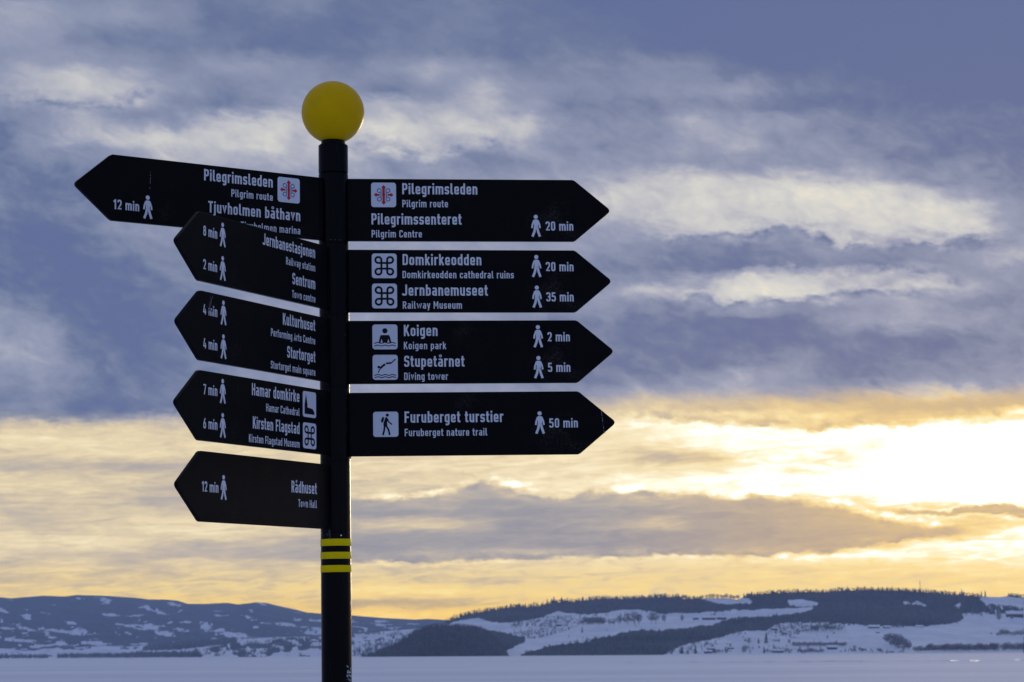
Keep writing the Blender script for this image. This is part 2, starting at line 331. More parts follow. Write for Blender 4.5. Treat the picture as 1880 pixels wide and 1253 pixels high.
def tree_material(name, a, bcol):
    m, N, b = pmat(name, a, .9, .05)
    pos = N.n('ShaderNodeNewGeometry').outputs['Position']
    n = N.m('MULTIPLY_ADD', N.noise(pos, 1 / 420., 4, .55).outputs[0], .55, N.m('MULTIPLY', N.noise(pos, 1 / 11., 3, .7).outputs[0], .45))
    N.put(b.inputs['Base Color'], N.mixc(N.rng(n, .38, .62), (*a, 1), (*bcol, 1)))
    return m
M_CON = tree_material('spruce_needles', (.06, .065, .062), (.155, .155, .148))
M_TWIG = tree_material('bare_twigs', (.12, .11, .11), (.23, .21, .205))
M_TRUNK = pmat('bark', (.05, .04, .035), .9, .1)[0]

# ------------------------------------------------------------------ object helpers
def link(o, parent=None):
    COL.objects.link(o)
    if parent is not None: o.parent = parent
    return o
def mesh(name, V, F, mat, parent=None, smooth=False):
    me = bpy.data.meshes.new(name); me.from_pydata([tuple(map(float, v)) for v in V], [], [tuple(map(int, f)) for f in F]); me.update()
    if mat: me.materials.append(mat)
    if smooth: me.polygons.foreach_set('use_smooth', [True] * len(me.polygons))
    return link(bpy.data.objects.new(name, me), parent)
def empty(name, loc=(0, 0, 0), parent=None):
    o = bpy.data.objects.new(name, None); o.location = loc; o.empty_display_size = .2
    return link(o, parent)
def tag(o, label=None, cat=None, group=None, kind=None):
    if label: o['label'] = label
    if cat: o['category'] = cat
    if group: o['group'] = group
    if kind: o['kind'] = kind
    return o
def ray(px, py):
    X, Y = px - 940.0, py - 626.5
    c, s = math.cos(ROLL), math.sin(ROLL)
    a, b = c * X - s * Y, s * X + c * Y
    v = (a / FPX, 1.0, -b / FPX); c, s = math.cos(PITCH), math.sin(PITCH)
    return v[0], c * v[1] - s * v[2], s * v[1] + c * v[2]
def horizon(px): return 1202.0 - ROLL * (px - 940.0)

def lathe(prof, n=64, close_top=True, close_bot=True):
    V, F = [], []
    for r, z in prof:
        for k in range(n):
            a = 2 * PI * k / n; V.append((r * math.cos(a), r * math.sin(a), z))
    for i in range(len(prof) - 1):
        for k in range(n):
            k2 = (k + 1) % n; F.append((i * n + k, i * n + k2, (i + 1) * n + k2, (i + 1) * n + k))
    if close_bot: F.append(tuple(range(n - 1, -1, -1)))
    if close_top: F.append(tuple((len(prof) - 1) * n + k for k in range(n)))
    return V, F

# ------------------------------------------------------------------ setting: haze, lake, near shore
def box_mesh(name, a, b, mat):
    V = [(x, y, z) for z in (a[2], b[2]) for y in (a[1], b[1]) for x in (a[0], b[0])]
    F = [(0, 2, 3, 1), (4, 5, 7, 6), (0, 1, 5, 4), (2, 6, 7, 3), (0, 4, 6, 2), (1, 3, 7, 5)]
    return mesh(name, V, F, mat)
def haze():
    m = bpy.data.materials.new('winter_haze'); m.use_nodes = True; N = NT(m.node_tree)
    v = N.n('ShaderNodeVolumePrincipled'); v.inputs['Color'].default_value = (.52, .70, 1.0, 1)
    v.inputs['Density'].default_value = HAZE; v.inputs['Anisotropy'].default_value = 0.0
    N.n('ShaderNodeOutputMaterial', i_Volume=v.outputs[0])
    o = box_mesh('haze', (-13000, -900, -2.5), (13000, 19500, 430), m)
    tag(o, kind='stuff')
haze()

def grid_sheet(name, xs, ys, zf, mat):
    V = [(x, y, zf(x, y)) for y in ys for x in xs]; nx = len(xs)
    F = [(j * nx + i, j * nx + i + 1, (j + 1) * nx + i + 1, (j + 1) * nx + i) for j in range(len(ys) - 1) for i in range(nx - 1)]
    return mesh(name, V, F, mat, smooth=True)
lake = grid_sheet('frozen_lake', list(np.linspace(-12800, 12800, 60)), [-850] + list(np.geomspace(20, 19300, 60)), lambda x, y: 0.0, M_SNOW)
tag(lake, kind='structure')
random.seed(4)
def shore_z(x, y):
    t = min(max((y - 10) / 16.0, 0), 1); t = t * t * (3 - 2 * t)
    return (EYE - 1.65) * (1 - t) - .5 * t + .03 * math.sin(x * 1.3 + y * .7) + .04 * math.sin(y * 1.9 - x * .6)
sh = grid_sheet('snowy_shore', list(np.linspace(-60, 60, 90)), list(np.linspace(-60, 30, 90)), shore_z, M_SNOW)
tag(sh, kind='structure')

# ------------------------------------------------------------------ value noise for numpy
def vnoise(x, y, seed):
    xi, yi = np.floor(x).astype(int), np.floor(y).astype(int); fx, fy = x - xi, y - yi
    fx, fy = fx * fx * (3 - 2 * fx), fy * fy * (3 - 2 * fy)
    def h(a, b):
        n = (a * 374761393 + b * 668265263 + seed * 974711) & 0x7fffffff
        n = ((n ^ (n >> 13)) * 1274126177) & 0x7fffffff
        return ((n ^ (n >> 16)) & 0xffff) / 65535.0
    return (h(xi, yi) * (1 - fx) + h(xi + 1, yi) * fx) * (1 - fy) + (h(xi, yi + 1) * (1 - fx) + h(xi + 1, yi + 1) * fx) * fy
def fbm(x, y, seed, o=4):
    s, a, t = 0, .5, 0
    for k in range(o): s = s + a * vnoise(x * 2 ** k, y * 2 ** k, seed + k); t += a; a *= .5
    return s / t
def inpoly(px, py, poly):
    r = np.zeros(np.shape(px), bool); n = len(poly)
    for i in range(n):
        x0, y0 = poly[i]; x1, y1 = poly[(i + 1) % n]
        if y0 == y1: continue
        c = ((y0 > py) != (y1 > py)) & (px < (x1 - x0) * (py - y0) / (y1 - y0) + x0)
        r ^= c
    return r

class Hill:
    """A slope rising from the shore at Yf to a crest at Yc, with a back side."""
    def __init__(s, name, crest, Yf, Yc, x0, x1, step, rows, curve=1.0, seed=1, rough=0.0):
        s.cx, s.cy = zip(*crest); s.Yf, s.Yc, s.curve = Yf, Yc, curve
        s.x0, s.x1, s.step, s.rows, s.name, s.seed, s.rough = x0, x1, step, rows, name, seed, rough
    def base(s, px): return horizon(px) + EYE / s.Yf * FPX + .4
    def top(s, px): return np.interp(px, s.cx, s.cy)
    def point(s, px, py):
        b, t = s.base(px), s.top(px)
        f = min(max((b - py) / max(b - t, .5), 0), 1)
        Y = s.Yf + (s.Yc - s.Yf) * f ** s.curve
        d = ray(px, py); k = Y / d[1]
        return Vector((d[0] * k, Y, EYE + d[2] * k))
    def build(s, forest):
        pxs = np.arange(s.x0, s.x1 + .1, s.step); ts = np.linspace(0, 1, s.rows)
        PX, TT = np.meshgrid(pxs, ts)
        B = horizon(PX) + EYE / s.Yf * FPX + .4; T = np.interp(PX, s.cx, s.cy)
        PY = B + (T - B) * TT
        F = forest(PX, PY)
        Y = s.Yf + (s.Yc - s.Yf) * TT ** s.curve
        X_, Y_ = PX - 940, PY - 626.5; c, sn = math.cos(ROLL), math.sin(ROLL)
        a, b = c * X_ - sn * Y_, sn * X_ + c * Y_
        cp, spp = math.cos(PITCH), math.sin(PITCH)
        dx, dy, dz = a / FPX, cp + spp * b / FPX, spp - cp * b / FPX
        x, z = dx / dy * Y, EYE + dz / dy * Y
        z = z + (fbm(x / 180, Y / 180, s.seed) - .5) * s.rough * TT * (1 - TT) * 4 * np.clip(z / 60, 0, 1)
        # back side
        xb, Yb, zb, Fb = [x], [Y], [z], [F]
        for k, q in ((1, .985), (2, .85), (3, .5), (4, -.02)):
            xb.append(x[-1:] * (1 + .04 * k)); Yb.append(Y[-1:] * (1 + .04 * k)); zb.append(np.maximum(z[-1:] * q, -1.2)); Fb.append(F[-1:])
        x, Y, z, F = (np.vstack(q) for q in (xb, Yb, zb, Fb))
        R, C = x.shape
        V = np.stack([x, Y, z], -1).reshape(-1, 3)
        me = bpy.data.meshes.new(s.name); me.vertices.add(R * C); me.vertices.foreach_set('co', V.astype(np.float32).ravel())
        i = (np.arange(R - 1)[:, None] * C + np.arange(C - 1)[None]).ravel()
        q = np.stack([i, i + 1, i + C + 1, i + C], -1)
        me.loops.add(q.size); me.loops.foreach_set('vertex_index', q.ravel().astype(np.int32))
        me.polygons.add(len(q)); me.polygons.foreach_set('loop_start', (np.arange(len(q)) * 4).astype(np.int32))
        me.update(calc_edges=True)
        me.polygons.foreach_set('use_smooth', [True] * len(q))
        at = me.attributes.new('forest', 'FLOAT', 'POINT'); at.data.foreach_set('value', F.astype(np.float32).ravel())
        me.materials.append(M_SLOPE)
        o = link(bpy.data.objects.new(s.name, me)); tag(o, kind='structure')
        return o

def soft(mask): return mask.astype(float)
C1 = lambda x, y: (x / 3.1333, 1070 + y / 3.1333)
C2 = lambda x, y: (600 + x / 3.76, 1070 + y / 3.76)
C3 = lambda x, y: (1000 + x / 4.178, 1060 + y / 4.178)
C4 = lambda x, y: (1430 + x / 4.178, 1060 + y / 4.178)

# far ridge, snow clearings as (centre x, centre y, half width, half height, slant)
crestA = [(-1500, 1150), (-1100, 1135), (-700, 1118), (-300, 1104), (-100, 1100), (0, 1097), (22, 1098.7), (41, 1097), (80, 1094), (118, 1095.5), (140, 1092.7), (191, 1094), (249, 1098), (274, 1101), (303, 1101), (326, 1103), (345, 1109), (377, 1109), (418, 1107), (437, 1110), (472, 1106), (491, 1107.7), (517, 1114), (543, 1119.5), (565, 1125), (587, 1126.5), (645, 1130), (680, 1133), (706, 1135), (746, 1137), (765, 1138), (781, 1136.5), (810, 1138), (900, 1150), (1100, 1185)]
hillA = Hill('far_forested_ridge', crestA, 9500, 15000, -1500, 1000, 1.6, 120, 1.1, 3, 60)
clearA = [(203, 1132, 15, 3, 0), (273, 1117, 10, 3, .35), (298, 1126, 13, 6.5, .5), (247, 1133, 16, 2.5, -.1), (232, 1149, 18, 2.2, .15), (268, 1152, 24, 7, .05), (300, 1148, 9, 3, .1), (308, 1163, 22, 2.5, .05), (336, 1159, 14, 4.5, .15),
  (378, 1150, 11, 5, 0), (408, 1131, 14, 2.2, .1), (443, 1132.5, 16, 2.4, .1), (486, 1144, 12, 2, .1), (525, 1148, 24, 3.4, .12), (562, 1152, 14, 3, .1), (424, 1165, 48, 6, .14), (16, 1155.5, 16, 3, 0), (52, 1156, 22, 4, .28), (90, 1166, 22, 4, .45), (108, 1156.5, 34, 2.4, .12), (150, 1163, 25, 5, .15),
  (36, 1175, 36, 4.5, .1), (130, 1143, 12, 2.5, .1), (192, 1104, 12, 5, .1), (318, 1110, 12, 3.5, .3), (482, 1110, 10, 2, .2), (6, 1121, 12, 5, .5), (86, 1129, 10, 2.2, .2), (50, 1134, 10, 3.5, .2), (146, 1099, 7, 1.8, .1), (546, 1137, 9, 2, .1), (180, 1184, 24, 3, 0), (235, 1163, 9, 2, .3), (10, 1144, 12, 2, .4), (470, 1152, 10, 2, 0), (400, 1123, 9, 1.4, 0), (340, 1146, 12, 1.8, 0), (311, 1143.5, 9, 1.5, 0),
  (646, 1141.5, 12, 2.4, .05), (700, 1141, 14, 1.8, 0), (692, 1147, 24, 2.6, .1), (752, 1146, 17, 2, 0), (660, 1154, 24, 4, .1), (720, 1154, 18, 2.4, 0), (590, 1140, 18, 2, 0), (575, 1160, 26, 4, 0)]
def forestA(px, py):
    w = (fbm(px / 6, py / 1.3, 5) - .42) * 3.6
    f = np.ones(px.shape)
    for cx, cy, rx, ry, sl in clearA:
        dy = py - cy - sl * (px - cx)
        f = np.minimum(f, np.clip(.5 + .45 * (((px - cx) / rx) ** 2 + (dy / ry) ** 2 + w - 1), 0, 1))
    # speckled fields lower down
    h = horizon(px)
    low = np.clip((py - (h - 42)) / 40, 0, 1)
    sp = fbm(px / 22, py / 2.2, 11)
    f = np.where(sp > .80 - low * .26, 0.0, f)
    f = np.where((py > h - 17) & (fbm(px / 30, py / 3, 21) > .36), 0.0, f)
    out = (px < -20)
    f = np.where(out & (fbm(px / 60, py / 5, 31) > .62), 0.0, f)
    return f
hillA.build(forestA)

# middle headland with shore woods
crestB = [(-1400, 1219), (-400, 1209), (0, 1206.5), (88, 1206), (105, 1205), (235, 1203), (262, 1191), (300, 1184.5), (350, 1180), (430, 1174), (490, 1171), (540, 1169), (590, 1169), (645, 1166), (700, 1160), (760, 1155), (830, 1150), (900, 1149), (1000, 1160), (1100, 1180)]
hillB = Hill('middle_headland', crestB, 6800, 9000, -1400, 1050, 3, 40, 1.0, 7, 10)
def forestB(px, py):
    w = fbm(px / 12, py / 4, 8)
    wood = inpoly(px, py, [(367, 1209), (367, 1198), (420, 1186), (500, 1175), (590, 1165), (650, 1160), (650, 1185), (590, 1190), (540, 1196), (470, 1209)])
    return np.where(wood & (w > .47), .9, np.where(w > .7, .7, 0.0))
hillB.build(forestB)

# wooded knoll
crestC = [(640, 1208), (664, 1206), (690, 1200), (706, 1192), (733, 1181), (749, 1170), (770, 1156), (790, 1151), (807, 1149), (853, 1150), (880, 1154), (900, 1163), (915, 1175), (925, 1190), (935, 1205), (1000, 1206)]
hillC = Hill('wooded_knoll', crestC, 4150, 4430, 640, 1000, 3, 30, 1.0, 9, 6)
hillC.build(lambda px, py: np.ones(px.shape))

# right-hand hill
skyD = [(780, 1144), (813, 1140.5), (826, 1134), (853, 1124.5), (893, 1117), (946, 1109), (972, 1110), (999, 1106.7), (1015, 1100.6), (1040, 1101), (1100, 1094.7), (1143, 1094.7), (1175, 1094.7), (1215, 1091), (1244, 1092), (1263, 1096), (1287, 1097), (1335, 1097), (1352, 1096), (1373, 1088.7), (1407, 1085), (1450, 1082.7), (1490, 1082), (1516, 1082), (1538, 1079.6), (1609, 1078), (1645, 1079.6), (1693, 1082), (1717, 1083.5), (1741, 1086), (1777, 1088), (1794, 1090), (1837, 1091), (1856, 1088), (1880, 1092), (2000, 1088), (2200, 1096), (2500, 1108), (2900, 1130), (3200, 1165)]
crestD = [(x, y + (5.5 if not (1268 < x < 1350) else 1.5)) for x, y in skyD]
hillD = Hill('right_hand_hill', [(690, 1200)] + crestD, 4500, 7000, 780, 3200, 2.5, 110, 1.0, 13, 14)
F1low = [C2(840, 285), C2(900, 262), C2(960, 258), C2(1050, 250), C2(1150, 272), C2(1250, 280), C2(1330, 264), C2(1480, 238), C2(1590, 196), C3(90, 262), C3(190, 275), C3(330, 280), C3(450, 272), C3(560, 257), C3(700, 252), C3(790, 264), C3(880, 272), C3(1150, 270), C3(1440, 252), C3(1700, 243), C4(0, 243), C4(120, 238), C4(270, 232), C4(215, 268), C4(120, 278), C4(0, 290)]
F1 = [(780, 1060), (780, 1146)] + F1low + [C4(0, 355), C4(250, 352), C4(500, 366), C4(800, 380), C4(1100, 378), C4(1300, 355), C4(1390, 338), C4(1412, 315), C4(1408, 280), C4(1640, 280), C4(1600, 215), C4(1540, 165), C4(1545, 148), C4(1750, 148), C4(1880, 160), (1890, 1060)]
F2 = [C2(1330, 512), C2(1345, 492), C2(1540, 440), C2(1880, 396), C3(100, 492), C3(250, 490), C3(400, 470), C3(600, 430), C3(750, 412), C3(900, 413), C3(1100, 395), C3(1280, 370), C3(1430, 312), C3(1600, 302), C3(1880, 286), C4(60, 290), C4(60, 358), C3(1750, 368), C3(1700, 412), C3(1500, 414), C3(1380, 455), C3(1270, 480), C3(1160, 500), C3(1040, 530), C3(950, 575), C3(900, 606)]

F5 = [C2(1080, 325), C2(1160, 338), C2(1300, 368), C2(1375, 385), C2(1365, 412), C2(1240, 470), C2(1160, 508), C2(1040, 508)]
holes = [[C3(1180, 160), C3(1300, 158), C3(1560, 160), C3(1605, 185), C3(1580, 206), C3(1440, 202), C3(1400, 212), C3(1290, 190)],
         [C4(62, 185), C4(110, 176), C4(190, 172), C4(310, 200), C4(300, 222), C4(180, 226), C4(90, 212)],
         [C4(945, 184), C4(975, 180), C4(1010, 200), C4(1060, 178), C4(1140, 215), C4(1120, 224), C4(1050, 205), C4(960, 200)],
         [C4(1335, 222), C4(1360, 210), C4(1396, 190), C4(1396, 225), C4(1380, 238)]]
F4 = [C4(1600, 205), C4(1720, 215), C4(1880, 238), C4(1880, 262), C4(1740, 262), C4(1735, 290), C4(1610, 280)]
def in_forestD(px, py, jit=True):
    w = (fbm(np.asarray(px) / 6, np.asarray(py) / 2.5, 41) - .5) * (5 if jit else 0)
    q = py + w
    r = inpoly(px, q, F1) | inpoly(px, q, F2) | inpoly(px, q, F5) | (inpoly(px, q, F4) & (fbm(np.asarray(px) / 8, np.asarray(py) / 3, 51) > .42))
    for h in holes: r &= ~inpoly(px, q, h)
    far = (px > 1880) & (fbm(np.asarray(px) / 90, np.asarray(py) / 12, 61) > .45)
    return r | far
def roots_D(px, py): return in_forestD(px, py, True) & in_forestD(px, py - 4.5, True) & (fbm(px / 5., py / 2., 33) > .22)
def forestD(px, py): return soft(in_forestD(px, py, True))
hillD.build(forestD)

# ------------------------------------------------------------------ tree templates (unit height)
def tpl_conifer(seed, sides=6, tiers=3):
    r = random.Random(seed); V, F = [], []
    for t in range(tiers):
        z0 = .08 + t * .27; z1 = min(z0 + .45, 1.0) if t < tiers - 1 else 1.0
        R = (.20, .15, .10)[t] if tiers == 3 else .2
        b = len(V)
        for k in range(sides):
            a = 2 * PI * (k + r.random() * .4) / sides; q = R * r.uniform(.75, 1.2)
            V.append((q * math.cos(a), q * math.sin(a), z0 - .05 * r.random()))
        V.append((r.uniform(-.01, .01), r.uniform(-.01, .01), z1))
        for k in range(sides): F.append((b + k, b + (k + 1) % sides, b + sides))
    b = len(V)
    for k in range(3):
        a = 2 * PI * k / 3; V.append((.018 * math.cos(a), .018 * math.sin(a), -.12)); V.append((.014 * math.cos(a), .014 * math.sin(a), .3))
    for k in range(3):
        k2 = (k + 1) % 3; F.append((b + 2 * k, b + 2 * k2, b + 2 * k2 + 1, b + 2 * k + 1))
    return np.array(V), F
def tpl_bare(seed, n=46, w=.30, base=.16, size=.085):
    r = random.Random(seed); V, F = [], []
    for k in range(n):
        while True:
            x, y, z = (r.uniform(-1, 1) for _ in range(3))
            if x * x + y * y + z * z < 1: break
        c = Vector((x * w, y * w, base + (1 - base) * (.5 + .5 * z)))
        b = len(V)
        s = size * r.uniform(.6, 1.3)
        for j in range(3): V.append((c.x + r.uniform(-s, s), c.y + r.uniform(-s, s), c.z + r.uniform(-s, s) * 1.4))
        F.append((b, b + 1, b + 2))
    b = len(V)
    for k in range(4):
        a = 2 * PI * k / 4; V.append((.02 * math.cos(a), .02 * math.sin(a), -.12)); V.append((.01 * math.cos(a), .01 * math.sin(a), .75))
    for k in range(4):
        k2 = (k + 1) % 4; F.append((b + 2 * k, b + 2 * k2, b + 2 * k2 + 1, b + 2 * k + 1))
    for k in range(6):   # limbs
        a = r.uniform(0, 2 * PI); z = r.uniform(.22, .5); b = len(V)
        dx, dy = math.cos(a), math.sin(a)
        V += [(0, 0, z), (0, 0, z + .03), (dx * w * .8, dy * w * .8, z + r.uniform(.2, .35))]; F.append((b, b + 1, b + 2))
    return np.array(V), F
CON = [tpl_conifer(s) for s in range(5)]
BARE = [tpl_bare(s) for s in range(5)]
BAREL = [tpl_bare(100 + s, 210, .33, .14, .072) for s in range(6)]

def forest_mesh(name, items, mat, label, cat):
    """items: (template, location, height, width factor, turn): one real mesh, every tree its own geometry"""
    Vs, loops, starts, off, lc = [], [], [], 0, 0
    tot = []
    for (V, F), loc, h, wf, ang in items:
        c, s = math.cos(ang) * h * wf, math.sin(ang) * h * wf
        W = np.empty_like(V); W[:, 0] = V[:, 0] * c - V[:, 1] * s + loc[0]; W[:, 1] = V[:, 0] * s + V[:, 1] * c + loc[1]; W[:, 2] = V[:, 2] * h + loc[2]
        Vs.append(W)
        for f in F:
            loops.extend(i + off for i in f); starts.append(lc); lc += len(f)
        off += len(V)
    V = np.concatenate(Vs)
    me = bpy.data.meshes.new(name); me.vertices.add(len(V)); me.vertices.foreach_set('co', V.astype(np.float32).ravel())
    me.loops.add(len(loops)); me.loops.foreach_set('vertex_index', np.array(loops, np.int32))
    me.polygons.add(len(starts)); me.polygons.foreach_set('loop_start', np.array(starts, np.int32))
    me.update(calc_edges=True); me.materials.append(mat)
    o = link(bpy.data.objects.new(name, me)); tag(o, label, cat, kind='stuff'); return o

rng = random.Random(11)
def scatter(hill, x0, x1, y0, y1, n, test, hmin, hmax, con_share):
    con, bare = [], []
    xs = np.array([rng.uniform(x0, x1) for _ in range(n)]); ys = np.array([rng.uniform(y0, y1) for _ in range(n)])
    ok = test(xs, ys) & (ys > hill.top(xs) + .2) & (ys < hill.base(xs) - .3)
    for x, y in zip(xs[ok], ys[ok]):
        p = hill.point(x, y); h = (hmin + (hmax - hmin) * rng.random() ** 1.6) * (1.3 if rng.random() < .07 else 1)
        cs = con_share(x, y) if callable(con_share) else con_share
        if rng.random() < cs: con.append((rng.choice(CON), p, h * 1.1, rng.uniform(.9, 1.3), rng.uniform(0, 6.3)))
        else: bare.append((rng.choice(BARE), p, h * .85, rng.uniform(.9, 1.4), rng.uniform(0, 6.3)))
    return con, bare
def crestline(hill, x0, x1, step, test, hmin, hmax, share):
    con, bare = [], []
    x = x0
    while x < x1:
        y = float(hill.top(x)) + .3
        if test(np.array([x]), np.array([y + 1.0]))[0]:
            p = hill.point(x, y); h = rng.uniform(hmin, hmax)
            (con if rng.random() < share else bare).append((rng.choice(CON if rng.random() < share else BARE), p, h, rng.uniform(.9, 1.4), rng.uniform(0, 6)))
        x += rng.uniform(.4, 1.6) * step
    return con, bare
def add(a, b): a[0].extend(b[0]); a[1].extend(b[1])
fD = ([], [])
def shareD(x, y): return .35 + .5 * float(fbm(np.array([x / 60.]), np.array([y / 9.]), 77)[0] > .5)
add(fD, scatter(hillD, 780, 1900, 1078, 1204, 30000, roots_D, 6, 11.5, shareD))
add(fD, scatter(hillD, 1900, 3100, 1085, 1204, 5000, lambda a, b: in_forestD(a, b, True), 8, 12.5, .6))
add(fD, crestline(hillD, 800, 1265, 2.6, in_forestD, 8, 15, .8)); add(fD, crestline(hillD, 1352, 1900, 2.6, in_forestD, 8, 13.5, .7)); add(fD, crestline(hillD, 1900, 3100, 4, in_forestD, 8, 12, .7))
forest_mesh('spruce_forest', fD[0], M_CON, 'dark spruce woods covering the long right-hand hill', 'forest')
forest_mesh('birch_forest', fD[1], M_TWIG, 'leafless brownish woods mixed through the right-hand hill', 'forest')
fC = ([], [])
everywhere = lambda a, b: np.ones(np.shape(a), bool)
add(fC, scatter(hillC, 655, 936, 1145, 1208, 7000, everywhere, 4.5, 7, .45)); add(fC, crestline(hillC, 665, 930, 2, everywhere, 4.5, 6.5, .5))
forest_mesh('knoll_spruce_wood', fC[0], M_CON, 'dark spruces on the rounded knoll right of the post', 'forest')
forest_mesh('knoll_birch_wood', fC[1], M_TWIG, 'leafless trees on the rounded knoll right of the post', 'forest')
fB = ([], [])
def strip(a, b):
    base = horizon(a) + 2.4
    s1 = ((a < 88) | ((a > 105) & (a < 366))) & (b > base - 5.5 - 2.5 * fbm(a / 25., b * 0, 3))
    s2 = inpoly(a, b, [(262, 1196), (264, 1188), (300, 1182), (380, 1174), (430, 1172), (436, 1181), (380, 1188), (330, 1194)])
    w = fbm(a / 12., b / 4., 8)
    s3 = inpoly(a, b, [(367, 1209), (367, 1198), (420, 1186), (500, 1175), (560, 1167), (650, 1160), (650, 1183), (590, 1186), (560, 1190), (520, 1196), (470, 1209)]) & (w > .45)
    s4 = inpoly(a, b, [(650, 1207), (650, 1190), (670, 1185), (720, 1165), (745, 1157), (760, 1160), (720, 1195), (690, 1207)]) & (w > .42)
    s5 = inpoly(a, b, [(668, 1166), (680, 1156), (700, 1157), (705, 1166)])
    s6 = inpoly(a, b, [(540, 1168), (560, 1163), (595, 1160), (595, 1170), (545, 1174)])
    return s1 | s2 | s3 | s4 | s5 | s6
add(fB, scatter(hillB, -300, 372, 1196, 1212, 9000, strip, 9, 14, .6))
add(fB, scatter(hillB, 260, 440, 1172, 1196, 3500, strip, 9, 13, .7))
add(fB, scatter(hillB, -300, 760, 1150, 1212, 16000, strip, 8, 12, .4))
forest_mesh('headland_spruce_wood', fB[0], M_CON, 'dark spruces along the low headland left of the post', 'forest')
forest_mesh('headland_birch_wood', fB[1], M_TWIG, 'leafless shore woods along the low headland left of the post', 'forest')
# thin tree belts and fringes on the open slopes
fS = ([], [])
def fringe(a, b):
    w = fbm(a / 9., b / 3., 71)
    e1 = inpoly(a, b, [C3(860, 606), C3(960, 560), C3(1290, 462), C3(1500, 408), C3(1560, 420), C3(1400, 470), C3(1180, 560), C3(1080, 606)]) & (w > .52)
    e2 = inpoly(a, b, [(938, 1148), (1000, 1134), (1210, 1124), (1345, 1121), (1345, 1124), (1210, 1129), (1000, 1140), (950, 1156)]) & (w > .52)
    e3 = inpoly(a, b, [C4(1400, 270), C4(1660, 275), C4(1880, 240), C4(1880, 300), C4(1640, 300), C4(1400, 300)]) & (w > .5)
    e4 = (a > 1000) & (a < 1560) & (b > 1150) & (w > .75)
    e5 = inpoly(a, b, [(1000, 1203), (1000, 1199), (1220, 1197), (1660, 1192), (1660, 1200), (1220, 1203)]) & (w > .60)
    return (e1 | e2 | e3 | e4 | e5) & ~in_forestD(a, b, False)
add(fS, scatter(hillD, 930, 1900, 1115, 1204, 12000, fringe, 4, 9, .3))
forest_mesh('field_edge_trees', fS[0] + fS[1], M_TWIG, 'thin belts of bare trees along the snowfields of the right-hand hill', 'trees')
# garden trees and scrub among the far villages, too many and too small to tell apart
fV = ([], [])
def village(a, b):
    w = fbm(a / 7., b / 3., 91)
    v1 = inpoly(a, b, [(935, 1150), (950, 1140), (1000, 1134), (1066, 1134), (1068, 1150), (1040, 1160), (1000, 1172), (950, 1178)]) & (w > .44)
    v2 = inpoly(a, b, [C3(1700, 365), C3(1880, 360), C4(260, 352), C4(520, 380), C4(480, 412), C4(180, 425), C4(100, 470), C4(0, 470), C3(1700, 440)]) & (w > .42)
    v3 = inpoly(a, b, [C3(1380, 410), C3(1540, 415), C3(1540, 445), C3(1440, 450)]) & (w > .4)
    v4 = inpoly(a, b, [C3(1200, 530), C3(1350, 530), C3(1350, 588), C3(1200, 588)]) & (w > .55)
    v5 = inpoly(a, b, [C3(1520, 540), C3(1880, 540), C4(80, 580), C3(1520, 588)]) & (w > .56)
    v6 = inpoly(a, b, [C3(200, 350), C3(460, 340), C3(460, 365), C3(200, 372)]) & (w > .3)
    return v1 | v2 | v3 | v4 | v5 | v6
add(fV, scatter(hillD, 930, 1560, 1130, 1203, 9000, village, 5, 9, .25))
forest_mesh('village_scrub', fV[0] + fV[1], M_TWIG, 'garden trees and scrub among the houses on the right shore', 'scrub')

# ------------------------------------------------------------------ individual trees
def tree_proto(kind, i):
    V, F = {'spruce_tree': CON, 'bare_tree': BAREL}[kind][i]
    me = bpy.data.meshes.new(kind); me.from_pydata([tuple(v) for v in V], [], F); me.update()
    me.materials.append(M_CON if kind == 'spruce_tree' else M_TWIG); return me
PRO = {'spruce_tree': [tree_proto('spruce_tree', i) for i in range(5)], 'bare_tree': [tree_proto('bare_tree', i) for i in range(6)]}
def tree(kind, px, py, hpx, label, group=None, hill=hillD, wf=1.0):
    p = hill.point(px, py); h = hpx / FPX * p.y
    o = link(bpy.data.objects.new(kind, rng.choice(PRO[kind]))); o.location = p
    o.rotation_euler.z = rng.uniform(0, 6.3); o.scale = (h * wf, h * wf, h)
    tag(o, label, 'tree', group); return o
S, Bt = 'spruce_tree', 'bare_tree'
tree(S, 1069, 1162, 12, 'lone dark spruce beside the track on the snowfield right of the knoll')
tree(S, 1251, 1201, 17, 'dark shore spruce at the right end of the long diagonal wood')
tree(S, 1277, 1201, 19, 'slender pointed spruce on the shoreline left of the lakeside houses')
tree(S, 1299, 1184, 9, 'small spruce above the lakeside houses below the arrow boards')
tree(S, 1392.5, 1182, 12, 'squat spruce left of the tallest tree on the village slope')
tree(S, 1407, 1182, 22, 'tallest dark spruce standing over the village slope')
tree(S, 1403, 1200, 13, 'spruce on the shore beneath the tallest village spruce')
tree(Bt, 1366, 1199, 13, 'bare tree on the shore midway between two groups of houses', wf=1.1)
tree(Bt, 1333, 1199, 11, 'thin bare tree on the shore beside a small dark house')
tree(Bt, 1375, 1183, 12, 'bare tree at the upper end of the village track', wf=1.2)
tree(Bt, 1252.5, 1141, 12, 'bare tree at the left end of the upper farmyard')
tree(Bt, 1312, 1133, 8, 'bare tree behind the long farm building')
tree(S, 1462, 1144, 12, 'spruce in the gap left of the big dark hillside wood')
tree(Bt, 1449, 1183, 9, 'round bare bush above the left end of the shore hedge')
tree(Bt, 1834.5, 1139, 13, 'bare tree by the dark farmhouse at the right edge', wf=1.3)
tree(Bt, 1858, 1138, 9, 'low bare tree right of the one by the dark farmhouse', wf=1.4)
tree(Bt, 1820, 1166, 5, 'tiny bare bush alone on the right-hand snowfield')
for x, h in ((1766, 9), (1802, 8), (1809, 9)):
    tree(S, x, float(hillD.top(x)) + 1, h + 4, 'spruce standing up above the skyline woods right of the mast', 'skyline spruces right of the mast')
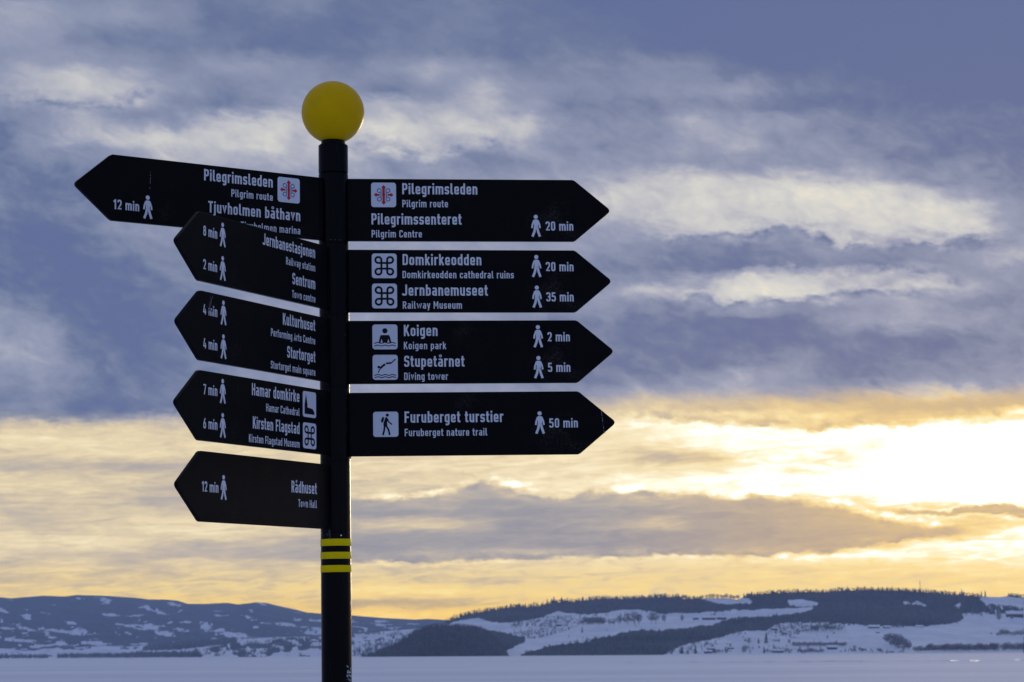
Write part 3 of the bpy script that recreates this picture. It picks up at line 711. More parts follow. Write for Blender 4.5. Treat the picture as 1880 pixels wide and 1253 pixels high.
for x in (1556, 1588, 1612, 1638, 1651, 1676, 1700):
    tree(S, x, float(hillD.top(x)) + 1, rng.uniform(8, 10.5), 'spruce breaking the skyline left of the mast', 'skyline spruces left of the mast')
for x, h in ((846, 9), (871, 10), (980, 12), (1005, 12), (1017, 13), (1031, 13), (1042, 11)):
    tree(S, x, float(hillD.top(x)) + 1, h, 'spruce on the falling left shoulder of the right-hand hill', 'shoulder spruces')
x = 1246
while x < 1356:
    tree(Bt if rng.random() < .75 else S, x, float(hillD.top(x)) + 1.2, rng.uniform(7, 10.5), 'skyline tree with the sunset showing through its branches', 'open row of skyline trees', wf=1.2)
    x += rng.uniform(4, 8)
for x, b, h, wf in ((1137.6, 1147, 17, 1.2), (1152, 1147, 20, 1.2), (1165, 1147, 24, 1.3), (1173, 1145, 18, 1.2), (1196, 1144, 20, 1.1), (1204, 1143, 19, 1.1), (1219, 1143, 15, .9), (1119, 1148, 12, 1.2), (1127, 1148, 12, 1.2)):
    tree(Bt, x, b, h, 'spreading bare tree in the group on the upper snowfield', 'bare trees on the upper snowfield', wf=wf)
for k in range(11):
    tree(Bt, 1071 + k * 3.8 + rng.uniform(-.6, .6), 1146.5, rng.uniform(12, 15), 'bare tree in the compact dark copse on the upper snowfield', 'copse on the upper snowfield', wf=1.2)
for x, b, h in ((1626, 1178, 13), (1632, 1177, 14), (1638, 1180, 17), (1645, 1180, 16), (1652, 1182, 17), (1637, 1186, 13), (1643, 1188, 15), (1650, 1188, 16), (1656, 1187, 18), (1661, 1190, 18), (1667, 1192, 16), (1669, 1193, 13), (1659, 1194, 11), (1649, 1192, 12), (1629, 1180, 9)):
    tree(Bt, x, b, h, 'bare tree in the round grove on the right-hand snowfield', 'round grove on the snowfield', wf=1.35)
x = 1679
while x < 1834:
    h = 15 if 1700 < x else 11
    tree(Bt, x, 1197.2 - ROLL * (x - 1700), rng.uniform(h - 2.5, h + 1.5), 'bare tree in the long row along the right shoreline', 'long row on the right shoreline', wf=1.1)
    x += rng.uniform(3, 5.2)
x = 1841
while x < 1884:
    tree(Bt, x, 1196.6, rng.uniform(14, 18), 'taller bare tree in the row at the right edge of the shoreline', 'tall row at the right edge', wf=1.0)
    x += rng.uniform(4, 6)
x = 1457
while x < 1554:
    tree(Bt, x, 1187.4, rng.uniform(7, 10), 'low bare tree in the hedge row above the right-hand shore', 'hedge row above the shore', wf=1.3)
    x += rng.uniform(3, 5)
x = 1466
while x < 1514:
    tree(Bt, x, 1199 , rng.uniform(5, 9), 'low bare tree in the thicket on the shore below the hedge row', 'shore thicket', wf=1.4)
    x += rng.uniform(3.5, 5.5)
for k in range(14):
    tree(Bt, rng.uniform(1560, 1620), rng.uniform(1190, 1198), rng.uniform(4, 7.5), 'small bare tree scattered on the shore left of the round grove', 'scattered shore trees', wf=1.4)
for k in range(9):
    tree(Bt, 1832 + k * 6.2, rng.uniform(1166, 1169), rng.uniform(7, 11) + (5 if k in (1, 2) else 0), 'bare tree in the clump on the snowfield at the right edge', 'clump at the right edge', wf=1.3)
for k in range(16):
    tree(Bt, rng.uniform(1474, 1552), rng.uniform(1153, 1159), rng.uniform(6, 11), 'bare tree in the band just below the big dark wood', 'band below the dark wood', wf=1.2)
for k in range(10):
    tree(Bt, rng.uniform(1640, 1700) if k > 3 else rng.uniform(1594, 1634), 1154, rng.uniform(4, 7), 'small bare tree by the farm under the dark wood', 'farm trees under the dark wood', wf=1.3)

# ------------------------------------------------------------------ houses
def house_proto(wall_mat, ratio, name):
    """unit width house: gabled, ridge along X"""
    root = empty(name)
    w, d, h, r = .5, .26 * ratio, .22, .17
    V = [(-w, -d, -.12), (w, -d, -.12), (w, d, -.12), (-w, d, -.12), (-w, -d, h), (w, -d, h), (w, d, h), (-w, d, h), (-w, 0, h + r), (w, 0, h + r)]
    F = [(0, 1, 5, 4), (2, 3, 7, 6), (1, 2, 6, 9, 5), (3, 0, 4, 8, 7)]
    mesh('wall', V, F, wall_mat, root)
    o, t = .05, .03
    V = []
    for x in (-w - o, w + o):
        V += [(x, -d - o, h - r * o / d), (x, 0, h + r + .004), (x, d + o, h - r * o / d), (x, d + o, h - r * o / d + t), (x, 0, h + r + t), (x, -d - o, h - r * o / d + t)]
    F = [(0, 1, 7, 6), (1, 2, 8, 7), (2, 3, 9, 8), (3, 4, 10, 9), (4, 5, 11, 10), (5, 0, 6, 11), (0, 5, 4, 1), (1, 4, 3, 2), (6, 7, 10, 11), (7, 8, 9, 10)]
    rf = mesh('roof', V, F, M_SNOW, root)
    c = .03
    V = [(x, y, z) for z in (h + .05, h + r + .1) for y in (-c, c) for x in (.18 - c, .18 + c)]
    mesh('chimney', V, [(0, 2, 3, 1), (4, 5, 7, 6), (0, 1, 5, 4), (2, 6, 7, 3), (0, 4, 6, 2), (1, 3, 7, 5)], M_TRUNK, rf)
    for k, x in enumerate((-.33, -.12, .12, .33)):
        V = [(x - .035, -d - .008, .04), (x + .035, -d - .008, .04), (x + .035, -d - .008, .14), (x - .035, -d - .008, .14), (x - .035, -d + .004, .04), (x + .035, -d + .004, .04), (x + .035, -d + .004, .14), (x - .035, -d + .004, .14)]
        mesh('window', V, [(0, 1, 2, 3), (0, 4, 5, 1), (1, 5, 6, 2), (2, 6, 7, 3), (3, 7, 4, 0)], M_GLASS, root)
    return root
M_GLASS = pmat('dark_window_glass', (.02, .025, .035), .1, .5)[0]
M_WOOD = pmat('dark_timber_wall', (.07, .055, .05), .8, .2)[0]
M_REDW = pmat('red_timber_wall', (.13, .035, .03), .8, .2)[0]
M_PALE = pmat('pale_timber_wall', (.38, .36, .33), .8, .2)[0]
def copy_tree(o, parent=None):
    c = o.copy(); COL.objects.link(c); c.parent = parent
    for ch in list(o.children): copy_tree(ch, c)
    return c
protos = {}
def house(px, py, wpx, mat, ratio, label, turn=0.0, name='house'):
    key = (mat.name, ratio, name)
    p = hillD.point(px, py); s = wpx / FPX * p.y
    if key not in protos: o = protos[key] = house_proto(mat, ratio, name)
    else: o = copy_tree(protos[key])
    o.location = p; o.scale = (s, s if wpx > 16 else s, s * (0.8 if wpx > 18 else 1.1)); o.rotation_euler.z = turn
    tag(o, label, 'barn' if name == 'barn' else 'house'); return o
house(1306, 1194, 14, M_WOOD, 1.0, 'dark lakeside house under scrub right of the slender spruce', .2)
house(1300, 1199.5, 13, M_WOOD, 1.0, 'low dark boathouse on the shore below the first lakeside house', -.1)
house(1342, 1192, 10, M_WOOD, 1.0, 'small dark house alone on the snow above the shoreline', .3)
house(1428, 1198.5, 20, M_REDW, 1.0, 'long reddish house on the shore right of the shore spruce', .05)
house(1425, 1177.5, 12, M_PALE, 1.0, 'pale house beside the tallest village spruce', -.3)
house(1441, 1165, 10, M_WOOD, 1.0, 'dark house among scrub in the middle of the village slope', .5)
house(1422, 1157, 11, M_REDW, 1.0, 'red house near the top of the village slope', -.2)
house(1457, 1172, 10, M_PALE, 1.0, 'pale house at the right end of the village slope', .2)
house(1277.6, 1137, 10, M_WOOD, 1.0, 'small farmhouse left of the long farm building', .1)
house(1301.6, 1138, 24, M_REDW, .6, 'long dark barn at the upper farm', .05, 'barn')
house(1325, 1137.5, 17, M_WOOD, .6, 'second low barn at the right end of the upper farm', -.05, 'barn')
house(981, 1158, 9, M_WOOD, 1.0, 'dark house in the hamlet right of the knoll, lowest on the left', .4)
house(998, 1155, 9, M_PALE, 1.0, 'pale house in the middle of the hamlet right of the knoll', -.4)
house(1026, 1149, 9, M_WOOD, 1.0, 'dark house at the upper right of the hamlet by the knoll', .2)
house(1528, 1192.5, 17, M_WOOD, 1.0, 'dark house on the shore right of the thicket', .1)
house(1637, 1198, 9, M_WOOD, 1.0, 'small dark shed on the shore below the round grove', .1)
house(1605, 1154, 19, M_WOOD, .6, 'long low barn against the foot of the dark wood', .05, 'barn')
house(1628, 1154.5, 12, M_REDW, 1.0, 'red farmhouse right of the barn under the dark wood', .2)
house(1612, 1162.5, 7, M_WOOD, 1.0, 'tiny dark shed alone below the barn under the wood', .1)
house(1688, 1154, 13, M_PALE, 1.0, 'pale farmhouse under the right part of the dark wood', -.1)
house(1863, 1132, 30, M_REDW, .6, 'large dark red farm building at the right edge of the hill', .04, 'barn')

# every tree of a row or clump is told apart by its place, counted from the left
ONES = 'first second third fourth fifth sixth seventh eighth ninth tenth eleventh twelfth thirteenth fourteenth fifteenth sixteenth seventeenth eighteenth nineteenth'.split()
def ordinal(n):
    if n <= 19: return ONES[n - 1]
    t, o = divmod(n, 10); tens = {2: 'twent', 3: 'thirt', 4: 'fort', 5: 'fift'}[t]
    return tens + 'ieth' if o == 0 else tens + 'y-' + ONES[o - 1]
WHERE = {'skyline spruces right of the mast': 'spruce above the skyline right of the mast', 'skyline spruces left of the mast': 'spruce breaking the skyline left of the mast',
  'shoulder spruces': 'spruce on the left shoulder of the right-hand hill', 'open row of skyline trees': 'tree in the see-through row on the skyline', 'bare trees on the upper snowfield': 'spreading bare tree on the upper snowfield',
  'copse on the upper snowfield': 'bare tree in the dark copse on the upper snowfield', 'round grove on the snowfield': 'bare tree in the round grove on the right snowfield', 'long row on the right shoreline': 'bare tree in the long row on the right shoreline',
  'tall row at the right edge': 'tall bare tree in the row at the right edge', 'hedge row above the shore': 'low bare tree in the hedge row above the right shore', 'shore thicket': 'low bare tree in the shore thicket below the hedge row',
  'scattered shore trees': 'small bare tree scattered on the shore left of the grove', 'clump at the right edge': 'bare tree in the snowfield clump at the right edge', 'band below the dark wood': 'bare tree in the band below the big dark wood',
  'farm trees under the dark wood': 'small bare tree by the farm under the dark wood'}
groups = {}
for o in COL.objects:
    if o.get('category') == 'tree' and o.get('group'): groups.setdefault(o['group'], []).append(o)
for gname, lst in groups.items():
    lst.sort(key=lambda o: o.location.x / o.location.y)
    for k, o in enumerate(lst): o['label'] = WHERE[gname] + ', ' + ordinal(k + 1) + ' from left'

# radio mast on the crest
def mast():
    p = hillD.point(1689.5, float(hillD.top(1689.5)) + 1); H = 24 / FPX * p.y
    root = empty('radio_mast', p)
    V, F = [], []
    def bar(a, b, r):
        a, b = Vector(a), Vector(b); d = (b - a).normalized(); u = d.orthogonal().normalized(); w = d.cross(u); o = len(V)
        for q in (a, b):
            for k in range(4):
                t = PI / 2 * k; V.append(tuple(q + (u * math.cos(t) + w * math.sin(t)) * r))
        for k in range(4): F.append((o + k, o + (k + 1) % 4, o + 4 + (k + 1) % 4, o + 4 + k))
    lv = 8; wb, wt = 1.6, .5
    cs = lambda z: [(math.cos(a) * (wb + (wt - wb) * z / H), math.sin(a) * (wb + (wt - wb) * z / H), z) for a in (.3, .3 + 2.094, .3 + 4.189)]
    for i in range(lv):
        A, B = cs(H * i / lv * .85), cs(H * (i + 1) / lv * .85)
        for k in range(3): bar(A[k], B[k], .22); bar(A[k], B[(k + 1) % 3], .12); bar(B[k], B[(k + 1) % 3], .12)
    mesh('lattice_tower', V, F, M_TRUNK, root)
    V2, F2 = lathe([(.25, H * .84), (.2, H)], 6); mesh('antenna', V2, F2, M_TRUNK, root)
    tag(root, 'thin radio mast rising from the crest of the right-hand hill', 'mast')
mast()

# ------------------------------------------------------------------ ice slabs on the lake catching the sunset
def ice():
    m, N, b = pmat('wet_ice', (.55, .6, .65), .3, .5)
    for px, py, wpx, label in ((1752, 1214, 15, 'bright tilted ice slab left of three on the lake, catching the sunset'), (1790, 1214, 18, 'broken bright ice slab in the middle of three on the lake'), (1868, 1213, 8, 'faint ice slab nearest the right edge on the lake')):
        d = ray(px, py); t = -EYE / d[2]; x, y = d[0] * t, d[1] * t; w = wpx / FPX * y
        r = random.Random(int(px)); n = 9; V, F = [], []
        top = [(w * .5 * math.cos(2 * PI * k / n) * r.uniform(.75, 1.1), 1.0 * math.sin(2 * PI * k / n) * r.uniform(.6, 1.1)) for k in range(n)]
        tilt = math.tan(math.radians(2.6))
        for z in (0, 1):
            for a, c in top: V.append((a, c, .03 + (c + 1.2) * tilt if z else -.1))
        F = [tuple(range(n, 2 * n))] + [(k, (k + 1) % n, n + (k + 1) % n, n + k) for k in range(n)]
        o = mesh('ice_slab', V, F, m); o.location = (x, y, 0); tag(o, label, 'ice')
    # low pressure ridge running across the ice
    V, F = [], []; n = 220
    for k in range(n + 1):
        px = 1150 + 900 * k / n; d = ray(px, 1215.3 - ROLL * (px - 1500)); t = -EYE / d[2]; x, y = d[0] * t, d[1] * t
        y += 12 * (float(fbm(np.array([k / 14.]), np.array([.5]), 5)[0]) - .5); h = .32 * max(0, float(fbm(np.array([k / 5.]), np.array([2.5]), 9)[0]) - .42) * 2
        V += [(x, y - 1.5, -.05), (x, y - .2, h + .03), (x, y + 1.8, -.05)]
        if k: b0 = 3 * (k - 1); F += [(b0, b0 + 3, b0 + 4, b0 + 1), (b0 + 1, b0 + 4, b0 + 5, b0 + 2)]
    o = mesh('pressure_ridge', V, F, pmat('ridge_snow', (.55, .58, .66), .8, .1)[0]); tag(o, kind='structure')
ice()

# ------------------------------------------------------------------ the fingerpost
PX, PY = -0.4839970413434771, 6.331528003884272
YAW, RS, GG = -0.076294, 0.010769, -0.012205
RP = 0.0413
HB = 1.70                                        # post foot below eye level
Rl = Matrix.Rotation(-YAW, 4, 'Z') @ Matrix.Rotation(-GG, 4, 'X') @ Matrix.Rotation(-RS, 4, 'Y')
post = empty('fingerpost')
base = Vector((PX, PY, EYE)) - Rl @ Vector((0, 0, HB))
post.matrix_world = Matrix.Translation(base) @ Rl
tag(post, 'black fingerpost with a yellow ball on top and nine white-lettered arrow boards', 'signpost')
Z = lambda z: z + HB                             # heights quoted above eye level

def tube(name, prof, mat, parent=post, label=None, n=72, smooth=True):
    V, F = lathe([(r, Z(z)) for r, z in prof], n)
    o = mesh(name, V, F, mat, parent, smooth)
    md = o.modifiers.new('edge', 'EDGE_SPLIT'); md.split_angle = math.radians(35)
    if label: o['label'] = label
    return o
def seg(name, z0, z1, r=RP, e=.0005, **k):
    return tube(name, [(r - e, z0), (r, z0 + e), (r, z1 - e), (r - e, z1)], M_POLE, **k)
LEV = [1.2331, 1.0343, .8333, .6323, .4306]
seg('post_shaft', -HB - .3, .3336)
for i, z in enumerate(LEV): seg('board_sleeve', LEV[i + 1] + .1010 if i < 4 else .3346, z + .1004 if i else 1.3336)
tube('core_tube', [(RP - .004, .30), (RP - .004, 1.40)], M_POLE)
seg('top_collar', 1.3344, 1.4180, e=.003)
tube('ball_neck', [(.0335, 1.40), (.0335, 1.4262), (.030, 1.436)], M_POLE)
RB = .0880; ZB = 1.5112
V, F = [], []
prof = [(RB * math.sin(PI * (k + .0) / 40), -RB * math.cos(PI * k / 40)) for k in range(1, 40)]
V, F = lathe([(r, Z(ZB + z)) for r, z in prof], 72)
mesh('ball', V, F, M_YEL, post, True)
for z0, z1 in ((.2975, .3165), (.2621, .2808), (.2259, .2448)):
    V, F = lathe([(RP + .0002, Z(z0)), (RP + .0009, Z(z0 + .0006)), (RP + .0009, Z(z1 - .0006)), (RP + .0002, Z(z1))], 72, False, False)
    mesh('yellow_band', V, F, M_BAND, post, True)
# small bolt heads under the lowest board
for ang in (-1.22,):
    V, F = lathe([(.0022, 0), (.0022, .0012), (.0012, .002)], 12)
    o = mesh('bolt_head', V, F, M_FROST, post, True)
    o.matrix_local = Matrix.Translation((RP * math.cos(ang), RP * math.sin(ang), Z(.3252))) @ Matrix.Rotation(ang, 4, 'Z') @ Matrix.Rotation(PI / 2, 4, 'Y')

# ---- stroke lettering in the manner of condensed road-sign type
X_, T_, B_, L_, R_, W_ = .655, .915, .085, .085, .335, .17
rr = .12
GL = {}
def g(ch, w, *st): GL[ch] = (w, st)
n_arch = [(L_, X_), (R_, X_, rr), (R_, 0)]
bowl_r = [(L_, X_), (R_, X_, rr), (R_, B_, rr), (L_, B_)]
bowl_l = [(R_, X_), (L_, X_, rr), (L_, B_, rr), (R_, B_)]
ring = [(L_, X_, rr), (R_, X_, rr), (R_, B_, rr), (L_, B_, rr), 'c']
g('a', .42, [(.10, .60), (.12, X_, .05), (R_, X_, .11), (R_, 0)], [(R_, .385), (L_, .385, .11), (L_, B_, .11), (R_, B_)])
g('å', .42, *GL['a'][1], [(.13, 1.04, .07), (.29, 1.04, .07), (.29, .88, .07), (.13, .88, .07), 'c', .48])
g('b', .42, [(L_, 0), (L_, 1)], bowl_r); g('d', .42, [(R_, 0), (R_, 1)], bowl_l)
g('c', .40, [(R_, .50), (R_, X_, rr), (L_, X_, rr), (L_, B_, rr), (R_, B_, rr), (R_, .24)])
g('e', .42, [(L_, .345), (R_, .345), (R_, X_, rr), (L_, X_, rr), (L_, B_, rr), (R_, B_, rr), (R_, .20)])
g('f', .30, [(.12, 0), (.12, T_, .1), (.30, T_)], [(.0, X_), (.28, X_)])
g('g', .42, bowl_l, [(R_, X_ + .085), (R_, -.17, rr), (.09, -.17)])
g('h', .42, [(L_, 0), (L_, 1)], n_arch)
g('i', .17, [(L_, 0), (L_, .74)], [(L_, .84), (L_, 1.0)])
g('j', .17, [(L_, .74), (L_, -.17, .07), (-.06, -.17)], [(L_, .84), (L_, 1.0)])
g('k', .40, [(L_, 0), (L_, 1)], [(L_ + .02, .28), (.33, .74)], [(.17, .44), (.36, 0)])
g('l', .23, [(L_, 1), (L_, B_, .08), (.23, B_)])
g('m', .67, [(L_, 0), (L_, .74)], [(L_, X_), (.335, X_, rr), (.335, 0)], [(.335, X_), (.585, X_, rr), (.585, 0)])
g('n', .42, [(L_, 0), (L_, .74)], n_arch); g('o', .42, ring)
g('p', .42, [(L_, -.25), (L_, .74)], bowl_r); g('q', .42, [(R_, -.25), (R_, .74)], bowl_l)
g('r', .30, [(L_, 0), (L_, .74)], [(L_, .56), (.14, X_, .06), (.30, X_)])
g('s', .39, [(.31, .54), (.31, X_, .10), (.08, X_, .10), (.08, .37, .10), (.31, .37, .10), (.31, B_, .10), (.08, B_, .10), (.08, .20)])
g('t', .28, [(.12, .95), (.12, B_, .08), (.28, B_)], [(0, X_), (.27, X_)])
g('u', .42, [(L_, .74), (L_, B_, rr), (R_, B_)], [(R_, .74), (R_, 0)])
g('v', .38, [(.06, .74), (.19, .10), (.32, .74)]); g('w', .62, [(.06, .74), (.185, .10), (.31, .62), (.435, .10), (.56, .74)])
g('y', .38, [(.05, .74), (.205, .03)], [(.33, .74), (.20, .02), (.13, -.25)])
g(' ', .20)
CR = .375
g('A', .46, [(.06, 0), (.23, .94), (.40, 0)], [(.11, .26), (.35, .26)])
g('C', .45, [(CR, .70), (CR, T_, .14), (L_, T_, .14), (L_, B_, .14), (CR, B_, .14), (CR, .30)])
g('D', .46, [(L_, T_), (CR, T_, .15), (CR, B_, .15), (L_, B_), 'c'])
g('F', .40, [(L_, 0), (L_, 1)], [(L_, T_), (.39, T_)], [(L_, .49), (.36, .49)])
g('H', .48, [(L_, 0), (L_, 1)], [(.395, 0), (.395, 1)], [(L_, .5), (.395, .5)])
g('J', .38, [(.29, 1), (.29, B_, .14), (.04, B_, .06), (.0, .20)])
g('K', .46, [(L_, 0), (L_, 1)], [(L_ + .01, .36), (.38, 1.0)], [(.19, .60), (.41, 0)])
g('M', .60, [(L_, 0), (L_, 1)], [(.515, 0), (.515, 1)], [(L_ + .02, .96), (.30, .36), (.495, .96)])
g('P', .44, [(L_, 0), (L_, 1)], [(L_, T_), (CR - .01, T_, .14), (CR - .01, .45, .14), (L_, .45)])
g('R', .46, [(L_, 0), (L_, 1)], [(L_, T_), (CR - .01, T_, .14), (CR - .01, .47, .14), (L_, .47)], [(.22, .45), (.40, 0)])
g('S', .44, [(.36, .74), (.36, T_, .14), (.085, T_, .14), (.085, .51, .13), (.36, .51, .13), (.36, B_, .14), (.085, B_, .14), (.085, .27)])
g('T', .42, [(.0, T_), (.42, T_)], [(.21, 0), (.21, T_)])
g('0', .45, [(L_, T_, .14), (.365, T_, .14), (.365, B_, .14), (L_, B_, .14), 'c'])
g('1', .36, [(.25, 0), (.25, 1)], [(.25, .93), (.06, .74)])
g('2', .45, [(.085, .72), (.085, T_, .14), (.365, T_, .14), (.365, .56, .1), (.10, B_), (.42, B_)])
g('3', .45, [(.08, .76), (.08, T_, .14), (.365, T_, .14), (.365, .52, .12), (.18, .52)], [(.20, .52), (.365, .52, .12), (.365, B_, .14), (.08, B_, .14), (.08, .26)])
g('4', .47, [(.22, 1), (.06, .26), (.46, .26)], [(.33, .02), (.33, .56)])
g('5', .45, [(.38, T_), (.10, T_), (.095, .56), (.365, .56, .13), (.365, B_, .14), (.08, B_, .14), (.08, .24)])
g('6', .45, [(.30, 1), (.12, .52)], [(L_, .56, .13), (.365, .56, .13), (.365, B_, .14), (L_, B_, .14), 'c'])
g('7', .42, [(.03, T_), (.38, T_), (.17, 0)])
g('8', .45, [(.10, T_, .12), (.35, T_, .12), (.35, .53, .12), (.10, .53, .12), 'c'], [(L_, .53, .13), (.365, .53, .13), (.365, B_, .13), (L_, B_, .13), 'c'])

def fillet(pts, closed):
    out = []; n = len(pts)
    for i, p in enumerate(pts):
        r = p[2] if len(p) > 2 else 0
        if not closed and i in (0, n - 1) or r <= 0: out.append((p[0], p[1])); continue
        a, c, b = Vector(pts[i - 1][:2]), Vector(p[:2]), Vector(pts[(i + 1) % n][:2])
        u, v = (a - c), (b - c); r = min(r, u.length * .5, v.length * .5); u.normalize(); v.normalize()
        s, e = c + u * r, c + v * r
        for k in range(7):
            t = k / 6; q = s * (1 - t) ** 2 + c * (2 * t * (1 - t)) * 1.0 + e * t * t
            # pull towards a round arc
            out.append((q.x * 1.0, q.y * 1.0))
    res = [out[0]]
    for q in out[1:]:
        if (Vector(q) - Vector(res[-1])).length > 1e-4: res.append(q)
    if closed and (Vector(res[0]) - Vector(res[-1])).length < 1e-4: res.pop()
    return res
def ribbon(pts, w, closed=False):
    """2D band of width w along pts -> verts, quads"""
    P = [Vector(q) for q in fillet(pts, closed)]; n = len(P); V = []
    for i in range(n):
        if closed: a, b = P[i - 1], P[(i + 1) % n]
        else: a, b = P[max(i - 1, 0)], P[min(i + 1, n - 1)]
        d1 = (P[i] - a); d2 = (b - P[i])
        if d1.length < 1e-9: d1 = d2
        if d2.length < 1e-9: d2 = d1
        d1 = d1.normalized(); d2 = d2.normalized()
        n1 = Vector((-d1.y, d1.x)); n2 = Vector((-d2.y, d2.x)); m = n1 + n2
        if m.length < 1e-6: m = n1.copy()
        m.normalize(); k = min(1 / max(m.dot(n1), .35), 1.42)
        V += [P[i] + m * (w / 2 * k), P[i] - m * (w / 2 * k)]
    F = [(2 * i, 2 * i + 1, 2 * i + 3, 2 * i + 2) for i in range(n - 1)]
    if closed: F.append((2 * n - 2, 2 * n - 1, 1, 0))
    return V, F
def disc(cx, cy, rx, ry=None, n=20, ang=0):
    ry = ry or rx; c, s = math.cos(ang), math.sin(ang)
    V = [(cx + rx * math.cos(2 * PI * k / n) * c - ry * math.sin(2 * PI * k / n) * s, cy + rx * math.cos(2 * PI * k / n) * s + ry * math.sin(2 * PI * k / n) * c) for k in range(n)]
    return [Vector(v) for v in V], [tuple(range(n))]
FT = .0060                                         # half thickness of a board
class Film:
    """Flat film print on a board face; overlapping pieces are stacked 0.03 mm apart"""
    def __init__(s, layer0=.00015): s.V, s.F, s.k, s.l0 = [], [], 0, layer0
    def put(s, V, F, ox=0, oz=0, sx=1, sz=1, layer=None):
        l = s.l0 + .00003 * (s.k % 4 if layer is None else layer); s.k += 1
        o = len(s.V)
        for v in V: s.V.append((ox + v[0] * sx, -FT - l, oz + v[1] * sz))
        for f in F: s.F.append(tuple(i + o for i in f))
    def build(s, name, mat, parent): return mesh(name, s.V, s.F, mat, parent)
SP = .085
def text_width(t): return sum(GL[c][0] + SP for c in t) - SP
def lettering(t, xl, xr, z, cap, parent, name='lettering'):
    f = Film(); W = (xr - xl); k = W / text_width(t); x = xl; q = k / cap; wt = .150 if cap > .025 else .138
    for c in t:
        w, st = GL[c]; f.k = 0
        for s_ in st:
            pts = [q for q in s_ if isinstance(q, tuple)]; closed = 'c' in s_
            ww = wt * next((v for v in s_ if isinstance(v, float)), 1.0)
            V, F = ribbon([(p[0] * q, *p[1:]) for p in pts], ww, closed); f.put(V, F, x, z, cap, cap)
        x += (w + SP) * k
    return f.build(name, M_WHITE, parent)
def man(x, z, parent):
    f = Film(); h = .0637
    for V, F in (disc(.215, .905, .092), ribbon([(.15, .775, .03), (.29, .775, .03), (.325, .62), (.31, .43), (.13, .43), (.12, .62)], .001, True)): pass
    f.put(*disc(.215, .905, .092), x, z, h, h)
    body = [Vector(q) for q in ((.14, .785), (.29, .785), (.335, .73), (.32, .60), (.315, .42), (.125, .42), (.13, .60), (.10, .73))]
    f.put(body, [tuple(range(8))], x, z, h, h)
    f.put(*ribbon([(.13, .74), (.06, .55), (.04, .40)], .075), x, z, h, h); f.put(*ribbon([(.30, .74), (.37, .56), (.395, .40)], .075), x, z, h, h)
    f.put(*ribbon([(.185, .47), (.145, .24), (.055, .02)], .105), x, z, h, h); f.put(*ribbon([(.255, .47), (.31, .24), (.385, .02)], .105), x, z, h, h)
    return f.build('walking_figure', M_WHITE, parent)
def round_plate(x, z, s, parent):
    V, n = [], 6; r = .11
    for cx, cy, a0 in ((1 - r, 1 - r, 0), (r, 1 - r, 90), (r, r, 180), (1 - r, r, 270)):
        for k in range(n + 1):
            a = math.radians(a0 + 90 * k / n); V.append(Vector((cx + r * math.cos(a), cy + r * math.sin(a))))
    f = Film(.00012); f.put(V, [tuple(range(len(V)))], x, z, s, s, 0); return f.build('pictogram_plate', M_PLATE, parent)
def wave(f, y, amp, x, z, s, w=.035):
    f.put(*ribbon([(.07 + .86 * k / 28, y + amp * math.cos(2 * PI * k / 28 * 3 + PI)) for k in range(29)], w), x, z, s, s)
